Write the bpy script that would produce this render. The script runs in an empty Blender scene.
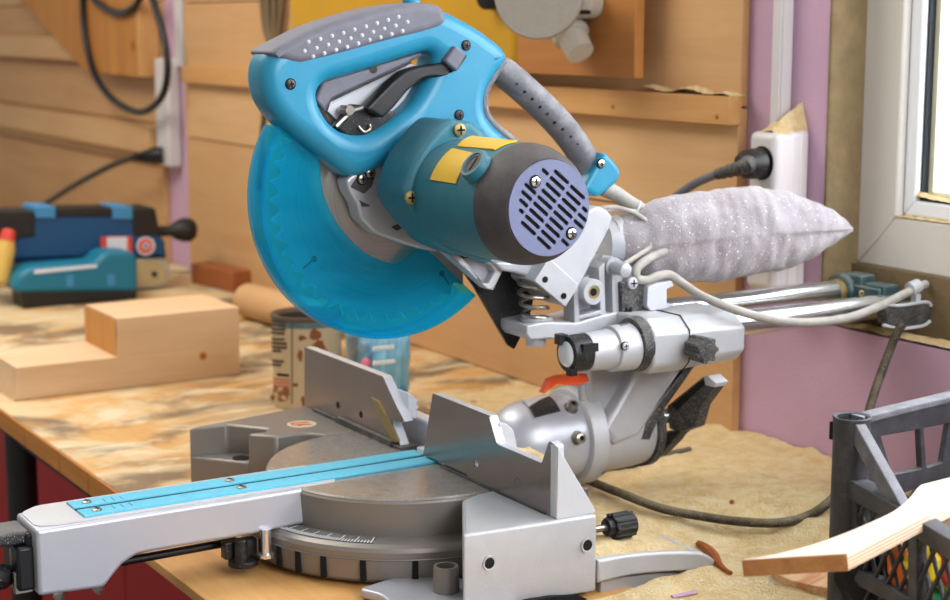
import bpy, bmesh, math, random
from mathutils import Vector, Matrix, noise
random.seed(7)
S = bpy.context.scene
COL = S.collection
V = Vector
# ------------------------------------------------------------------ camera (62 mm lens on full frame)
HOR, XV, FPX = 25.0, -540.0, 1650.0
pitch = math.atan((300-HOR)/FPX)
yaw = math.atan2(475-XV, math.hypot(FPX, 300-HOR))
Fh = V((-math.cos(yaw), math.sin(yaw), 0)); RT = V((math.sin(yaw), math.cos(yaw), 0)); Z = V((0,0,1))
FW = Fh*math.cos(pitch) - Z*math.sin(pitch); UP = Fh*math.sin(pitch) + Z*math.cos(pitch)
def ray(px, py): return FW + RT*((px-475)/FPX) - UP*((py-300)/FPX)
CAM = V((0,0,.085)) - ray(403,461)*(FPX/900.0)
def P(px, py, ax, val):                      # where the sight line of a photo point meets a real plane of the room
    r = ray(px,py); i = 'xyz'.index(ax); return CAM + r*((val-CAM[i])/r[i])
def Pn(px, py, o, n):
    r = ray(px,py); return CAM + r*((o-CAM).dot(n)/r.dot(n))
def proj(p):
    v = V(p)-CAM; z = v.dot(FW); return 475+FPX*v.dot(RT)/z, 300-FPX*v.dot(UP)/z
cd = bpy.data.cameras.new('camera'); cam = bpy.data.objects.new('camera', cd); COL.objects.link(cam)
cd.sensor_width = 36; cd.lens = FPX/950*36; cd.clip_start = .05
m = Matrix((RT, UP, -FW)).transposed().to_4x4(); m.translation = CAM; cam.matrix_world = m
cd.dof.use_dof = True; cd.dof.focus_distance = 1.62; cd.dof.aperture_fstop = 6.8
S.camera = cam
ZB = -.012                                   # bench top; the saw stands on a 12 mm board whose top is z = 0
# ------------------------------------------------------------------ materials
def lin(c):
    if isinstance(c, str): c = [int(c[i:i+2],16)/255 for i in (0,2,4)]
    return tuple(((x/12.92) if x <= .04045 else ((x+.055)/1.055)**2.4) for x in c) + (1,)
MATS = {}
class NT:
    def __init__(s, m): s.t = m.node_tree; s.n = s.t.nodes; s.l = s.t.links
    def new(s, t, **k):
        n = s.n.new(t)
        for a, v in k.items(): setattr(n, a, v)
        return n
    def link(s, a, b): s.l.new(a, b)
    def coord(s, scale=(1,1,1)):
        tc = s.new('ShaderNodeTexCoord'); mp = s.new('ShaderNodeMapping'); mp.inputs['Scale'].default_value = scale
        s.link(tc.outputs['Object'], mp.inputs['Vector']); return mp.outputs['Vector']
    def noise(s, scale, detail=3, co=None, rough=.55, dist=0):
        n = s.new('ShaderNodeTexNoise'); n.inputs['Scale'].default_value = scale; n.inputs['Detail'].default_value = detail
        n.inputs['Roughness'].default_value = rough; n.inputs['Distortion'].default_value = dist
        s.link(co if co is not None else s.coord(), n.inputs['Vector']); return n.outputs['Fac']
    def ramp(s, fac, stops):
        r = s.new('ShaderNodeValToRGB'); e = r.color_ramp.elements
        while len(e) < len(stops): e.new(.5)
        for i, (p, c) in enumerate(stops): e[i].position = p; e[i].color = c
        s.link(fac, r.inputs['Fac']); return r.outputs['Color']
    def mix(s, fac, a, b, mode='MIX'):
        x = s.new('ShaderNodeMix', data_type='RGBA', blend_type=mode)
        for v, i in ((fac,0),(a,6),(b,7)):
            if hasattr(v, 'links'): s.link(v, x.inputs[i])
            else: x.inputs[i].default_value = v
        return x.outputs[2]
    def math(s, op, a, b=0, clamp=False):
        x = s.new('ShaderNodeMath', operation=op, use_clamp=clamp)
        for v, i in ((a,0),(b,1)):
            if hasattr(v, 'links'): s.link(v, x.inputs[i])
            else: x.inputs[i].default_value = v
        return x.outputs[0]
def g(v): return (v,v,v,1)
def newmat(name):
    m = bpy.data.materials.new(name); m.use_nodes = True; nt = NT(m)
    b = nt.n['Principled BSDF']; MATS[name] = m; return m, nt, b
DUST = lin('e6dcc4')
def mat(name, c, rough=.5, metal=0, dust=0, var=.12, vscale=25, bump=0, bscale=400, dustc=DUST, trans=0, ior=1.45, coat=0, alpha=1, speck=0):
    m, nt, b = newmat(name); c = lin(c)
    f = nt.noise(vscale, 4)
    col = nt.mix(nt.math('MULTIPLY', f, var*2, True), c, tuple(x*(.55) for x in c[:3])+(1,))
    r = rough
    if dust or speck:
        ge = nt.new('ShaderNodeNewGeometry'); sx = nt.new('ShaderNodeSeparateXYZ'); nt.link(ge.outputs['Normal'], sx.inputs[0])
        up = nt.math('MULTIPLY', nt.math('ADD', sx.outputs[2], .25), .8, True)      # dust settles on what faces up
        nz = nt.math('ADD', nt.math('MULTIPLY', nt.noise(60, 5), .7), nt.math('MULTIPLY', nt.noise(700, 2), .5))
        k = nt.math('ADD', nt.math('MULTIPLY', up, dust), nt.math('MULTIPLY', nt.math('SUBTRACT', nz, .6), 2.2*dust+.2))
        k = nt.math('MULTIPLY', nt.math('MULTIPLY', k, 1, True), min(1, dust*1.3))
        if speck:
            k = nt.math('MAXIMUM', k, nt.math('MULTIPLY', nt.math('GREATER_THAN', nt.noise(800, 1), .74-speck), .75))
        col = nt.mix(k, col, dustc)
        rr = nt.math('ADD', nt.math('MULTIPLY', k, .9-rough), rough); nt.link(rr, b.inputs['Roughness'])
        if metal: nt.link(nt.math('MULTIPLY', nt.math('SUBTRACT', 1, k), metal), b.inputs['Metallic'])
    else:
        b.inputs['Roughness'].default_value = rough; b.inputs['Metallic'].default_value = metal
    nt.link(col, b.inputs['Base Color'])
    b.inputs['IOR'].default_value = ior; b.inputs['Transmission Weight'].default_value = trans; b.inputs['Coat Weight'].default_value = coat
    if bump:
        bp = nt.new('ShaderNodeBump'); bp.inputs['Strength'].default_value = bump; bp.inputs['Distance'].default_value = .002
        nt.link(nt.noise(bscale, 4), bp.inputs['Height']); nt.link(bp.outputs[0], b.inputs['Normal'])
    return m
def wood(name, c1, c2, axis='x', scale=1.0, rough=.65, grain=1.0, stain=None, dust=None, knots=0):
    m, nt, b = newmat(name); c1 = lin(c1); c2 = lin(c2)
    s = [28*scale]*3; s['xyz'.index(axis)] = 2.2*scale
    co = nt.coord(s)
    f = nt.noise(1.6, 6, co, .6, .6); f2 = nt.noise(9, 3, co, .5)
    f = nt.math('ADD', nt.math('MULTIPLY', f, .75), nt.math('MULTIPLY', f2, .25))
    col = nt.ramp(f, [(.5-.18/grain, c1), (.5+.2/grain, c2)])
    big = nt.noise(3.5, 3); col = nt.mix(nt.math('MULTIPLY', big, .45), col, tuple(x*.72 for x in c2[:3])+(1,))
    if knots:
        vo = nt.new('ShaderNodeTexVoronoi'); vo.inputs['Scale'].default_value = knots; nt.link(nt.coord(), vo.inputs['Vector'])
        k = nt.math('LESS_THAN', vo.outputs['Distance'], .085); col = nt.mix(nt.math('MULTIPLY', k, .7), col, lin('6b3f22'))
    if stain:
        for sc, th, cc, am in stain:
            k = nt.math('MULTIPLY', nt.math('SUBTRACT', nt.noise(sc, 6, nt.coord((1,.55,1)), .6, .8), th), 9, True)
            col = nt.mix(nt.math('MULTIPLY', k, am), col, lin(cc))
    nt.link(col, b.inputs['Base Color']); b.inputs['Roughness'].default_value = rough
    bp = nt.new('ShaderNodeBump'); bp.inputs['Strength'].default_value = .25; bp.inputs['Distance'].default_value = .002
    nt.link(f, bp.inputs['Height']); nt.link(bp.outputs[0], b.inputs['Normal'])
    return m
# saw
mat('handle_teal', '1f82a4', .36, dust=.10, var=.05, bump=.05, bscale=900)
mat('housing_teal', '1f6a7c', .5, dust=.16, var=.1, bump=.15, bscale=900)
mat('grip_grey', '63636f', .55, dust=.25, var=.12, bump=.2, bscale=900, dustc=lin('b9b4b4'))
mat('grip_dusty', '62626a', .55, dust=.45, var=.25, bump=.2, bscale=700, dustc=lin('d6d4d2'))
mat('cap_grey', '3d3a3e', .55, dust=.22, var=.2, bump=.25, bscale=900, dustc=lin('c4b9a8'))
mat('cap_face', '6d7494', .4, var=.08, bump=.1, bscale=900)
mat('black', '17171a', .42, dust=.08, var=.1, speck=.01)
mat('black_clean', '131316', .4, var=.1)
mat('black_dusty', '2a2a2d', .55, dust=.38, var=.1, speck=.07, dustc=lin('bdb8b0'))
mat('hole', '050505', .9, var=0)
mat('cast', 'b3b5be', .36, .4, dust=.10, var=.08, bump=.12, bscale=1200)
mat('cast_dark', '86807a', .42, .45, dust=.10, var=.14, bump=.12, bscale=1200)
mat('cast_dusty', 'b4b6bd', .42, .35, dust=.42, var=.08, bump=.2, bscale=900, dustc=lin('d5cfc4'), speck=.015)
mat('table_metal', 'a8a39f', .2, .6, dust=.22, var=.2, speck=.03, bump=.05, bscale=300)
mat('fence_metal', '958a86', .22, .8, dust=.05, var=.25, vscale=18, bump=.05, bscale=300)
mat('white_edge', 'c9ccd4', .38, .25, dust=.1, var=.04)
mat('chrome', 'd8dbe0', .16, .95, dust=.25, var=.05)
mat('steel', '9a948c', .28, .9, dust=.12, var=.2, speck=.03)
mat('kerf_blue', '4fb2cf', .45, dust=.12, var=.08, speck=.02)
mat('orange', 'f0592a', .4, var=.06)
mat('yellow_label', 'e6b822', .35, var=.04)
mat('teal_dark', '1d4a55', .4, dust=.35, var=.1)
mat('brass', '9c8a5c', .5, .6, dust=.15, var=.3, vscale=200)
mat('clip_grey', 'b8bcc6', .5, .1, dust=.4, var=.08, speck=.05)
mat('cord_dusty', '98948f', .75, dust=.7, var=.2, bump=.3, bscale=500, dustc=lin('c6c1b8'), speck=.03)
mat('cord_black', '2e2c2a', .7, dust=.45, var=.2, speck=.06, dustc=lin('cdb98e'), bump=.3)
mat('lens', 'd9d9de', .08, .3, var=.05)
mat('guard_white', 'd5d8e0', .45, var=.05)
# blade: brushed circularly
def blade_mat():
    m, nt, b = newmat('blade_steel')
    tc = nt.new('ShaderNodeTexCoord'); vl = nt.new('ShaderNodeVectorMath', operation='LENGTH'); nt.link(tc.outputs['Object'], vl.inputs[0])
    n = nt.new('ShaderNodeTexNoise', noise_dimensions='1D'); n.inputs['Scale'].default_value = 500; nt.link(vl.outputs['Value'], n.inputs['W'])
    col = nt.ramp(n.outputs['Fac'], [(.25, lin('b5aea8')), (.75, lin('c6c0ba'))]); nt.link(col, b.inputs['Base Color'])
    b.inputs['Metallic'].default_value = .75; b.inputs['Roughness'].default_value = .3; b.inputs['Anisotropic'].default_value = .85
    tg = nt.new('ShaderNodeTangent', direction_type='RADIAL', axis='X'); nt.link(tg.outputs[0], b.inputs['Tangent'])
blade_mat()
def guard_mat():                                          # thin tinted clear plastic
    m, nt, b = newmat('guard_teal'); out = nt.n['Material Output']
    tr = nt.new('ShaderNodeBsdfTransparent'); tr.inputs[0].default_value = lin('8eecfb')
    b.inputs['Base Color'].default_value = lin('2abde4'); b.inputs['Roughness'].default_value = .12
    f = nt.math('ADD', nt.math('MULTIPLY', nt.noise(30, 5, nt.coord((1,.6,1.6))), .22), .02)
    lw = nt.new('ShaderNodeLayerWeight'); lw.inputs['Blend'].default_value = .35
    f = nt.math('ADD', f, nt.math('MULTIPLY', lw.outputs['Facing'], .30), True)
    mx = nt.new('ShaderNodeMixShader'); nt.link(f, mx.inputs[0]); nt.link(tr.outputs[0], mx.inputs[1]); nt.link(b.outputs[0], mx.inputs[2]); nt.link(mx.outputs[0], out.inputs[0])
guard_mat()
def bag_mat():
    m, nt, b = newmat('bag_cloth')
    c = nt.ramp(nt.noise(30, 5), [(.3, lin('928b90')), (.7, lin('a7a1a7'))])
    sp = nt.math('GREATER_THAN', nt.noise(380, 1), .71); c = nt.mix(sp, c, lin('f4f0ea'))
    nt.link(c, b.inputs['Base Color']); b.inputs['Roughness'].default_value = .95; b.inputs['Sheen Weight'].default_value = .3
    bp = nt.new('ShaderNodeBump'); bp.inputs['Strength'].default_value = .5; bp.inputs['Distance'].default_value = .002
    nt.link(nt.noise(500, 3), bp.inputs['Height']); nt.link(bp.outputs[0], b.inputs['Normal'])
bag_mat()
def dust_mat(name, c1, c2, c3):
    m, nt, b = newmat(name)
    c = nt.ramp(nt.noise(45, 6, None, .7), [(.3, lin(c1)), (.55, lin(c2)), (.75, lin(c3))])
    c = nt.mix(nt.math('MULTIPLY', nt.math('GREATER_THAN', nt.noise(420, 2), .66), .45), c, lin('b98a4d'))
    nt.link(c, b.inputs['Base Color']); b.inputs['Roughness'].default_value = .95
    bp = nt.new('ShaderNodeBump'); bp.inputs['Strength'].default_value = .9; bp.inputs['Distance'].default_value = .006
    nt.link(nt.noise(260, 5, None, .7), bp.inputs['Height']); nt.link(bp.outputs[0], b.inputs['Normal'])
dust_mat('sawdust', 'e4bf80', 'f2d8a4', 'f8e8c8')
dust_mat('sawdust_pale', 'd8b47e', 'e8cf9c', 'f1e2bd')
# room
wood('ply_wall', 'd0a676', 'bd8e5c', 'x', .5, grain=.8)
wood('ply_wall_light', 'dab284', 'c69a66', 'x', .5, grain=.8)
wood('ply_brown', 'bd7f3c', '9c612a', 'x', .5, grain=.8)
wood('batten', 'd2a266', 'bd874c', 'x', .6)
wood('pine', 'e6c6a0', 'd6b085', 'y', .8, knots=3.2)
wood('pine_cut', 'd39a52', 'b97b36', 'z', 1.6)
wood('bracket_wood', 'cb8f3f', 'a9682a', 'z', .6, knots=4)
wood('bench', 'dbb075', 'c6934f', 'x', .6, stain=[(8,.43,'cfbc96',.8),(6,.485,'62513f',.8),(15,.53,'dacdb0',.75)])
wood('bench_edge', 'c4822f', 'a8681f', 'x', 1)
wood('saw_board', 'd9a868', 'c68f4e', 'x', .7, stain=[(14,.56,'9a6a34',.5)])
wood('ply_pale', 'eaddd0', 'dac8b6', 'y', .8)
wood('ply_edge', 'a9743c', '7d4d22', 'x', 2)
wood('reddish', 'a3602f', '8c4a20', 'x', 1)
wood('offcut_grain', 'e8c194', 'c98a5a', 'y', 1.2, grain=2.5)
mat('lilac', 'c29fb9', .8, var=.12, vscale=14, bump=.25, bscale=250)
mat('lilac_low', 'b98a92', .8, var=.15, vscale=10, bump=.25, bscale=250)
mat('foam_cut', '8e7a58', .9, var=.6, vscale=35, bump=.9, bscale=90)
mat('pvc', 'd9d5d0', .35, var=.04)
mat('pvc_bright', 'eef2f8', .3, var=.02)
mat('pvc_conduit', 'cbc7c9', .4, var=.04)
mat('gasket', '20262c', .6, var=.05)
mat('cream', 'e8e8cf', .4, var=.03)
mat('socket_white', 'ccc6c7', .35, var=.03)
mat('floor', '5c5048', .8, var=.3)
mat('red_paint', 'c6282a', .5, var=.15, vscale=6)
mat('black_frame', '1c1c1e', .5, var=.1)
mat('yellow_sheet', 'c4930a', .45, var=.3, vscale=5)
mat('rope', '7d6a4e', .9, var=.5, vscale=60, bump=.8, bscale=120)
mat('pad_grey', '9a9388', .85, var=.2, vscale=120, bump=.4)
mat('dark_green', '26312a', .6, var=.1)
mat('port_white', 'cfc8ba', .3, var=.1, trans=.3)
mat('sander_blue', '0f4a78', .4, var=.1)
mat('sander_lightblue', '3b86b8', .45, var=.08)
mat('sander_black', '1a1816', .5, var=.2)
mat('tool_teal', '147290', .4, var=.1)
mat('belt_tan', 'b6a67c', .8, var=.2)
mat('belt_yellow', 'd9b45c', .5, var=.15)
mat('silver', 'b9b7b4', .4, .5, var=.1)
mat('sticker_white', 'd8dce8', .4, var=.03)
mat('sticker_red', 'd04a3c', .4, var=.03)
mat('can_paper', 'c7b699', .6, var=.15, vscale=15)
mat('can_rust', '66564a', .6, .4, var=.4)
mat('can_band', '5b7683', .5, .2, var=.2)
mat('print_dark', '4a3a2c', .7, var=.1)
mat('print_red', 'b5503c', .7, var=.2)
mat('can_drip', '8a4f2b', .5, var=.3)
wood('pouch_blue', '2c83b6', '9fd2e6', 'z', 1.2, .25, grain=1)
mat('pouch_pink', 'e8839c', .4, var=.05)
mat('pouch_grey', '7898b8', .4, var=.05)
mat('print_white', 'dce2e6', .5, var=.05)
mat('crate_grey', '2b2b31', .5, dust=.30, var=.15, bump=.2, bscale=200, dustc=lin('a9a9b0'))
mat('crate_dusty', '5c5c64', .6, dust=.5, var=.2, bump=.2, bscale=300, dustc=lin('b9b9c0'))
mat('toy_orange', 'ee7a22', .4, var=.08)
mat('toy_yellow', 'e3c52a', .5, var=.12)
mat('toy_green', '1f8a50', .5, var=.1)
mat('toy_cyan', '5fb4cf', .4, var=.1)
mat('cloth_black', '17161a', .9, var=.2, bump=.5)
mat('bark', 'a85a1c', .7, var=.4, vscale=60)
M = MATS
# ------------------------------------------------------------------ mesh helpers
def link(o): COL.objects.link(o); return o
def obj(name, bm, m, parent=None, bevel=0, segs=2, smooth=35, loc=None):
    if isinstance(bm, bpy.types.Mesh): me = bm; me.name = name
    else:
        bmesh.ops.recalc_face_normals(bm, faces=bm.faces)
        me = bpy.data.meshes.new(name); bm.to_mesh(me); bm.free()
    ms = m if isinstance(m, (list, tuple)) else [m]
    for x in ms: me.materials.append(M[x])
    if smooth:
        for p in me.polygons: p.use_smooth = True
        me.set_sharp_from_angle(angle=math.radians(smooth))
    o = link(bpy.data.objects.new(name, me))
    if parent is not None:
        o.parent = parent
        pl = WLOC.get(parent.name, V((0,0,0)))
        o.location = -pl; WLOC[o.name] = V((0,0,0))
    if bevel:
        b = o.modifiers.new('bevel', 'BEVEL'); b.width = bevel; b.segments = segs; b.limit_method = 'ANGLE'; b.angle_limit = math.radians(40)
        b.harden_normals = False
    return o
WLOC = {}
def thing(name, label, cat, loc=(0,0,0), group=None):
    o = link(bpy.data.objects.new(name, None)); o.location = loc; o.empty_display_size = .02
    WLOC[o.name] = V(loc); return tag(o, label, cat, group)
def tag(o, label, cat, group=None, kind=None):
    o['label'] = label; o['category'] = cat
    if group: o['group'] = group
    if kind: o['kind'] = kind
    return o
def struct(name, bm, m, label=None, **k):
    o = obj(name, bm, m, **k); o['kind'] = 'structure'
    if label: o['label'] = label
    return o
def B(): return bmesh.new()
def box(bm, a, b, mi=0, mtx=None):
    a, b = V(a), V(b); vs = []
    for x in (a.x,b.x):
        for y in (a.y,b.y):
            for z in (a.z,b.z):
                p = V((x,y,z)); vs.append(bm.verts.new(mtx @ p if mtx else p))
    for f in ((0,1,3,2),(4,6,7,5),(0,4,5,1),(2,3,7,6),(0,2,6,4),(1,5,7,3)):
        bm.faces.new([vs[i] for i in f]).material_index = mi
    return bm
def frame(d):
    d = V(d).normalized(); a = V((0,0,1)) if abs(d.z) < .9 else V((1,0,0))
    u = d.cross(a).normalized(); return u, d.cross(u).normalized(), d
def lathe(bm, o, d, prof, n=32, mi=0, cap=True):          # profile: (distance along d, radius)
    u, v, d = frame(d); o = V(o); rings = []
    for t, r in prof:
        rings.append([bm.verts.new(o + d*t + (u*math.cos(2*math.pi*i/n) + v*math.sin(2*math.pi*i/n))*max(r,1e-5)) for i in range(n)])
    for a, b in zip(rings, rings[1:]):
        for i in range(n): bm.faces.new((a[i], a[(i+1)%n], b[(i+1)%n], b[i])).material_index = mi
    if cap:
        bm.faces.new(rings[0][::-1]).material_index = mi; bm.faces.new(rings[-1]).material_index = mi
    return bm
def cyl(bm, a, b, r, n=24, mi=0, r2=None, ch=0):
    a, b = V(a), V(b); L = (b-a).length; r2 = r if r2 is None else r2
    pr = [(0,r-ch),(ch,r),(L-ch,r2),(L,r2-ch)] if ch else [(0,r),(L,r2)]
    return lathe(bm, a, b-a, pr, n, mi)
def cr(pts, n=6, closed=False):                           # Catmull-Rom
    out = []; N = len(pts); pts = [V(p) for p in pts]
    for i in range(N if closed else N-1):
        if closed: p = [pts[(i+k)%N] for k in (-1,0,1,2)]
        else: p = [pts[max(0,i-1)], pts[i], pts[i+1], pts[min(N-1,i+2)]]
        for k in range(n):
            t = k/n
            out.append(.5*((2*p[1]) + (p[2]-p[0])*t + (2*p[0]-5*p[1]+4*p[2]-p[3])*t*t + (3*p[1]-p[0]-3*p[2]+p[3])*t**3))
    if not closed: out.append(pts[-1])
    return out
def tube(bm, pts, r, n=12, sm=6, mi=0, rf=None):
    pts = cr(pts, sm) if sm else [V(p) for p in pts]
    u = None; rings = []
    for i, p in enumerate(pts):
        d = (pts[min(i+1,len(pts)-1)] - pts[max(i-1,0)]).normalized()
        if u is None: u = frame(d)[0]
        u = (u - d*u.dot(d)).normalized(); v = d.cross(u)
        rr = r*(rf(i/(len(pts)-1)) if rf else 1)
        rings.append([bm.verts.new(p + (u*math.cos(2*math.pi*k/n) + v*math.sin(2*math.pi*k/n))*rr) for k in range(n)])
    for a, b in zip(rings, rings[1:]):
        for i in range(n): bm.faces.new((a[i], a[(i+1)%n], b[(i+1)%n], b[i])).material_index = mi
    bm.faces.new(rings[0][::-1]).material_index = mi; bm.faces.new(rings[-1]).material_index = mi
    return bm
AX = {'x': (V((0,1,0)), V((0,0,1)), V((1,0,0))), 'y': (V((1,0,0)), V((0,0,1)), V((0,-1,0))), 'z': (V((1,0,0)), V((0,1,0)), V((0,0,1)))}
def plate_f(o, ex, ey, ez, polys, lo, hi, bev=0, res=3):  # polys: lists of 3-D points; an outline then holes; sheet from lo to hi along ez
    cu = bpy.data.curves.new('tmp', 'CURVE'); cu.dimensions = '2D'; cu.fill_mode = 'BOTH'
    for poly in polys:
        sp = cu.splines.new('POLY'); sp.points.add(len(poly)-1); sp.use_cyclic_u = True
        for q, p in zip(sp.points, poly): d = V(p)-o; q.co = (d.dot(ex), d.dot(ey), 0, 1)
    bev = min(bev, (hi-lo)/2*.999)
    cu.extrude = max(0, (hi-lo)/2-bev); cu.bevel_depth = bev; cu.bevel_resolution = res; cu.offset = -bev if bev else 0
    ob = link(bpy.data.objects.new('tmp', cu)); dg = bpy.context.evaluated_depsgraph_get(); dg.update()
    me = bpy.data.meshes.new_from_object(ob.evaluated_get(dg)); bpy.data.objects.remove(ob); bpy.data.curves.remove(cu)
    me.materials.clear(); mid = (lo+hi)/2
    for v in me.vertices: v.co = o + ex*v.co.x + ey*v.co.y + ez*(v.co.z+mid)
    for p in me.polygons: p.material_index = 0
    return me
def plate(polys, ax, lo, hi, bev=0, res=3):
    ex, ey, ez = AX[ax]
    if ax == 'y': lo, hi = -hi, -lo
    return plate_f(V((0,0,0)), ex, ey, ez, polys, lo, hi, bev, res)
def px(pts, ax, val): return [P(a, b, ax, val) for a, b in pts]
def circ(c, r, ax, n=20):
    ex, ey, ez = AX[ax]; return [V(c)+(ex*math.cos(2*math.pi*i/n)+ey*math.sin(2*math.pi*i/n))*r for i in range(n)]
def rnd(pts, k=.22, it=2):                                # corner cutting: rounds a polygon
    for _ in range(it):
        o = []
        for a, b in zip(pts, pts[1:]+pts[:1]): a, b = V(a), V(b); o += [a+(b-a)*k, b+(a-b)*k]
        pts = o
    return pts
def fil(pts, r=.003, n=4):                                # fillet each corner with radius about r
    out = []; N = len(pts); pts = [V(p) for p in pts]
    for i in range(N):
        p, a, b = pts[i], pts[i-1], pts[(i+1)%N]
        da, db = a-p, b-p; k = min(r, da.length*.45, db.length*.45)
        s, e = p+da.normalized()*k, p+db.normalized()*k
        for j in range(n+1): t = j/n; out.append(s*(1-t)**2 + p*2*t*(1-t) + e*t*t)
    return out
def prism(bm, poly, d, mi=0):                             # poly of 3-D points swept by vector d
    a = [bm.verts.new(p) for p in poly]; b = [bm.verts.new(V(p)+V(d)) for p in poly]; n = len(a)
    bm.faces.new(a[::-1]).material_index = mi; bm.faces.new(b).material_index = mi
    for i in range(n): bm.faces.new((a[i], a[(i+1)%n], b[(i+1)%n], b[i])).material_index = mi
    return bm
def screw(pos, d, r, parent, head='steel', name='screw', rec=True):
    bm = B(); u, v, d = frame(d); pos = V(pos)
    if rec: lathe(bm, pos, d, [(-.001,r*1.25),(.0006,r*1.25)], 20, 1)
    lathe(bm, pos, d, [(0,r),(r*.35,r*.95),(r*.55,r*.6)], 18, 0)
    for a, b in ((u,v),(v,u)):
        mt = Matrix((a,b,d)).transposed().to_4x4(); mt.translation = pos+d*r*.5
        box(bm, (-r*.62,-r*.13,0), (r*.62,r*.13,r*.1), 1, mt)
    return obj(name, bm, [head,'hole'], parent)
# ================================================================== THE MITRE SAW
saw = thing('mitre_saw', 'teal and silver sliding mitre saw with circular blade standing on the workbench', 'mitre saw')
ZT = .085
# ---- cast base: ring, two wings, rear flange
bm = B()
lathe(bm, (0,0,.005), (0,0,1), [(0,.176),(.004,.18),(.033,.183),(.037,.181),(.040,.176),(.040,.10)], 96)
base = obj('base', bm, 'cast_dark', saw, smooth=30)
me = plate([fil([V((.266,-.081,0)),V((.279,.066,0)),V((.12,.075,0)),V((.132,.07,0)),V((.150,.03,0)),V((.155,0,0)),V((.165,-.022,0))],.004)], 'z', .006, ZT, .003)
wing = obj('side_wing', me, ['cast_dusty'], saw)
# arched opening low in the outer face of the right wing
arch = [(500,620),(525,601),(550,596),(575,594.5),(588,599),(592,620)]
obj('wing_arch', plate([fil([P(a,b,'x',.277) for a,b in arch],.004)], 'x', .270, .2796, .001), 'hole', wing)
for a in ((489,563),(587,545)):
    p = P(*a,'x',.274); p = P(*a,'x',.266+(p.y+.081)*.013/.147); bm = B(); lathe(bm, p+V((-.002,0,0)), (1,0,.0), [(0,.0056),(.0032,.0056),(.0036,.0072),(.002,.0075)], 24, 1, cap=False); lathe(bm, p, (1,0,0), [(0,.0055),(.0012,.0055)], 24, 0)
    obj('bolt_hole', bm, ['hole','cast_dusty'], wing)
# left wing with a notch and a hole in it
L = [(192,428),(303,411)]
lw = [V((-.268,-.147,0)),V((-.30,.02,0)),V((-.30,.10,0)),V((-.10,.10,0)),V((-.10,.085,0)),V((-.15,.02,0)),V((-.152,-.02,0)),V((-.168,-.032,0)),V((-.178,-.05,0)),V((-.176,-.074,0)),V((-.204,-.098,0)),V((-.204,-.075,0)),V((-.218,-.066,0)),V((-.262,-.100,0))]
bm = B()
low = [V((-.2675,-.1465,.006)),V((-.2045,-.0985,.006)),V((-.204,-.070,.006)),V((-.22,-.06,.006)),V((-.262,-.092,.006))]
prism(bm, low, (0,0,.044)); prism(bm, [v+V((0,0,.006)) for v in lw], (0,0,.079))
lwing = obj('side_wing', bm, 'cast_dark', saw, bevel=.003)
bm = B(); cyl(bm, (-.226,-.098,.0495), (-.226,-.098,.0512), .010); obj('bolt_hole', bm, 'hole', lwing)
# scale rim slots
for dg in (-84,-73.8,-65.2,-55.3,-41.7,-25):
    a = math.radians(dg); c, s = math.cos(a), math.sin(a)
    mt = Matrix(((c,-s,0,0),(s,c,0,0),(0,0,1,0),(0,0,0,1)))
    bm = B(); box(bm, (.170,-.0030,.008), (.1835,.0030,.030), 0, mt); obj('rim_slot', bm, 'hole', base)
bm = B(); lathe(bm, (0,0,0), (0,0,1), [(.0295,.1826),(.0305,.1834),(.0315,.1828)], 96, cap=False); obj('rim_groove', bm, 'cast_dark', base)
def arcplate(r0, r1, a0, a1, z0, z1, n=24):
    bm = B(); rows = []
    for i in range(n+1):
        a = math.radians(a0+(a1-a0)*i/n); c, s = math.cos(a), math.sin(a)
        rows.append([bm.verts.new((r*c, r*s, z)) for r, z in ((r0,z0),(r1,z0),(r1,z1),(r0,z1))])
    for p, q in zip(rows, rows[1:]):
        for k in range(4): bm.faces.new((p[k], p[(k+1)%4], q[(k+1)%4], q[k]))
    bm.faces.new(rows[0]); bm.faces.new(rows[-1][::-1]); return bm
lab = obj('mitre_scale', arcplate(.1535,.1735,-92,-39,.0448,.0456), 'black_dusty', base); lab['label'] = 'black mitre angle scale'
bm = B()
for k in range(46):
    a = math.radians(-91.5+k*1.15); c, s = math.cos(a), math.sin(a); r0 = .155 if k%5 == 0 else .166
    mt = Matrix(((c,-s,0,0),(s,c,0,0),(0,0,1,0),(0,0,0,1))); box(bm, (r0,-.0004,.0456), (.1735,.0004,.0459), 0, mt)
obj('scale_marks', bm, 'print_white', lab)
# front flange with upright tube, rear foot
fl = [V((.160,-.140,0)),V((.186,-.128,0)),V((.24,-.135,0)),V((.29,-.13,0)),V((.285,-.02,0)),V((.15,-.04,0)),V((.15,-.10,0))]
obj('foot_flange', plate([fil(fl,.008)], 'z', .001, .011, .003), 'cast', saw)
bm = B(); c = P(446,582,'z',.02); lathe(bm, (c.x,c.y,.010), (0,0,1), [(0,.0135),(.026,.0125),(.027,.0120),(.027,.0095),(.020,.009),(.019,.001)], 28)
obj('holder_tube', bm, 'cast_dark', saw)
rf = [P(a,b,'x',.279) for a,b in [(596,556),(640,546),(690,545),(716,556),(722,572),(690,572),(640,577),(597,586)]]
rf = cr([P(a,b,'x',.277) for a,b in [(597,560),(625,555),(660,552),(697,552),(712,558),(720,568)]],4) + cr([P(a,b,'x',.277) for a,b in [(718,575),(697,571),(660,572),(625,576),(597,583)]],4)
rf = [p for p in rf]
obj('rear_foot', plate([rf], 'x', .205, .279, .003), 'cast_dusty', saw)
rb = [P(a,b,'x',.262) for a,b in [(596,577),(650,571),(700,570),(716,574),(700,600),(596,625)]]
obj('foot_web', plate([rb], 'x', .215, .270, .002), 'cast', saw)
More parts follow.
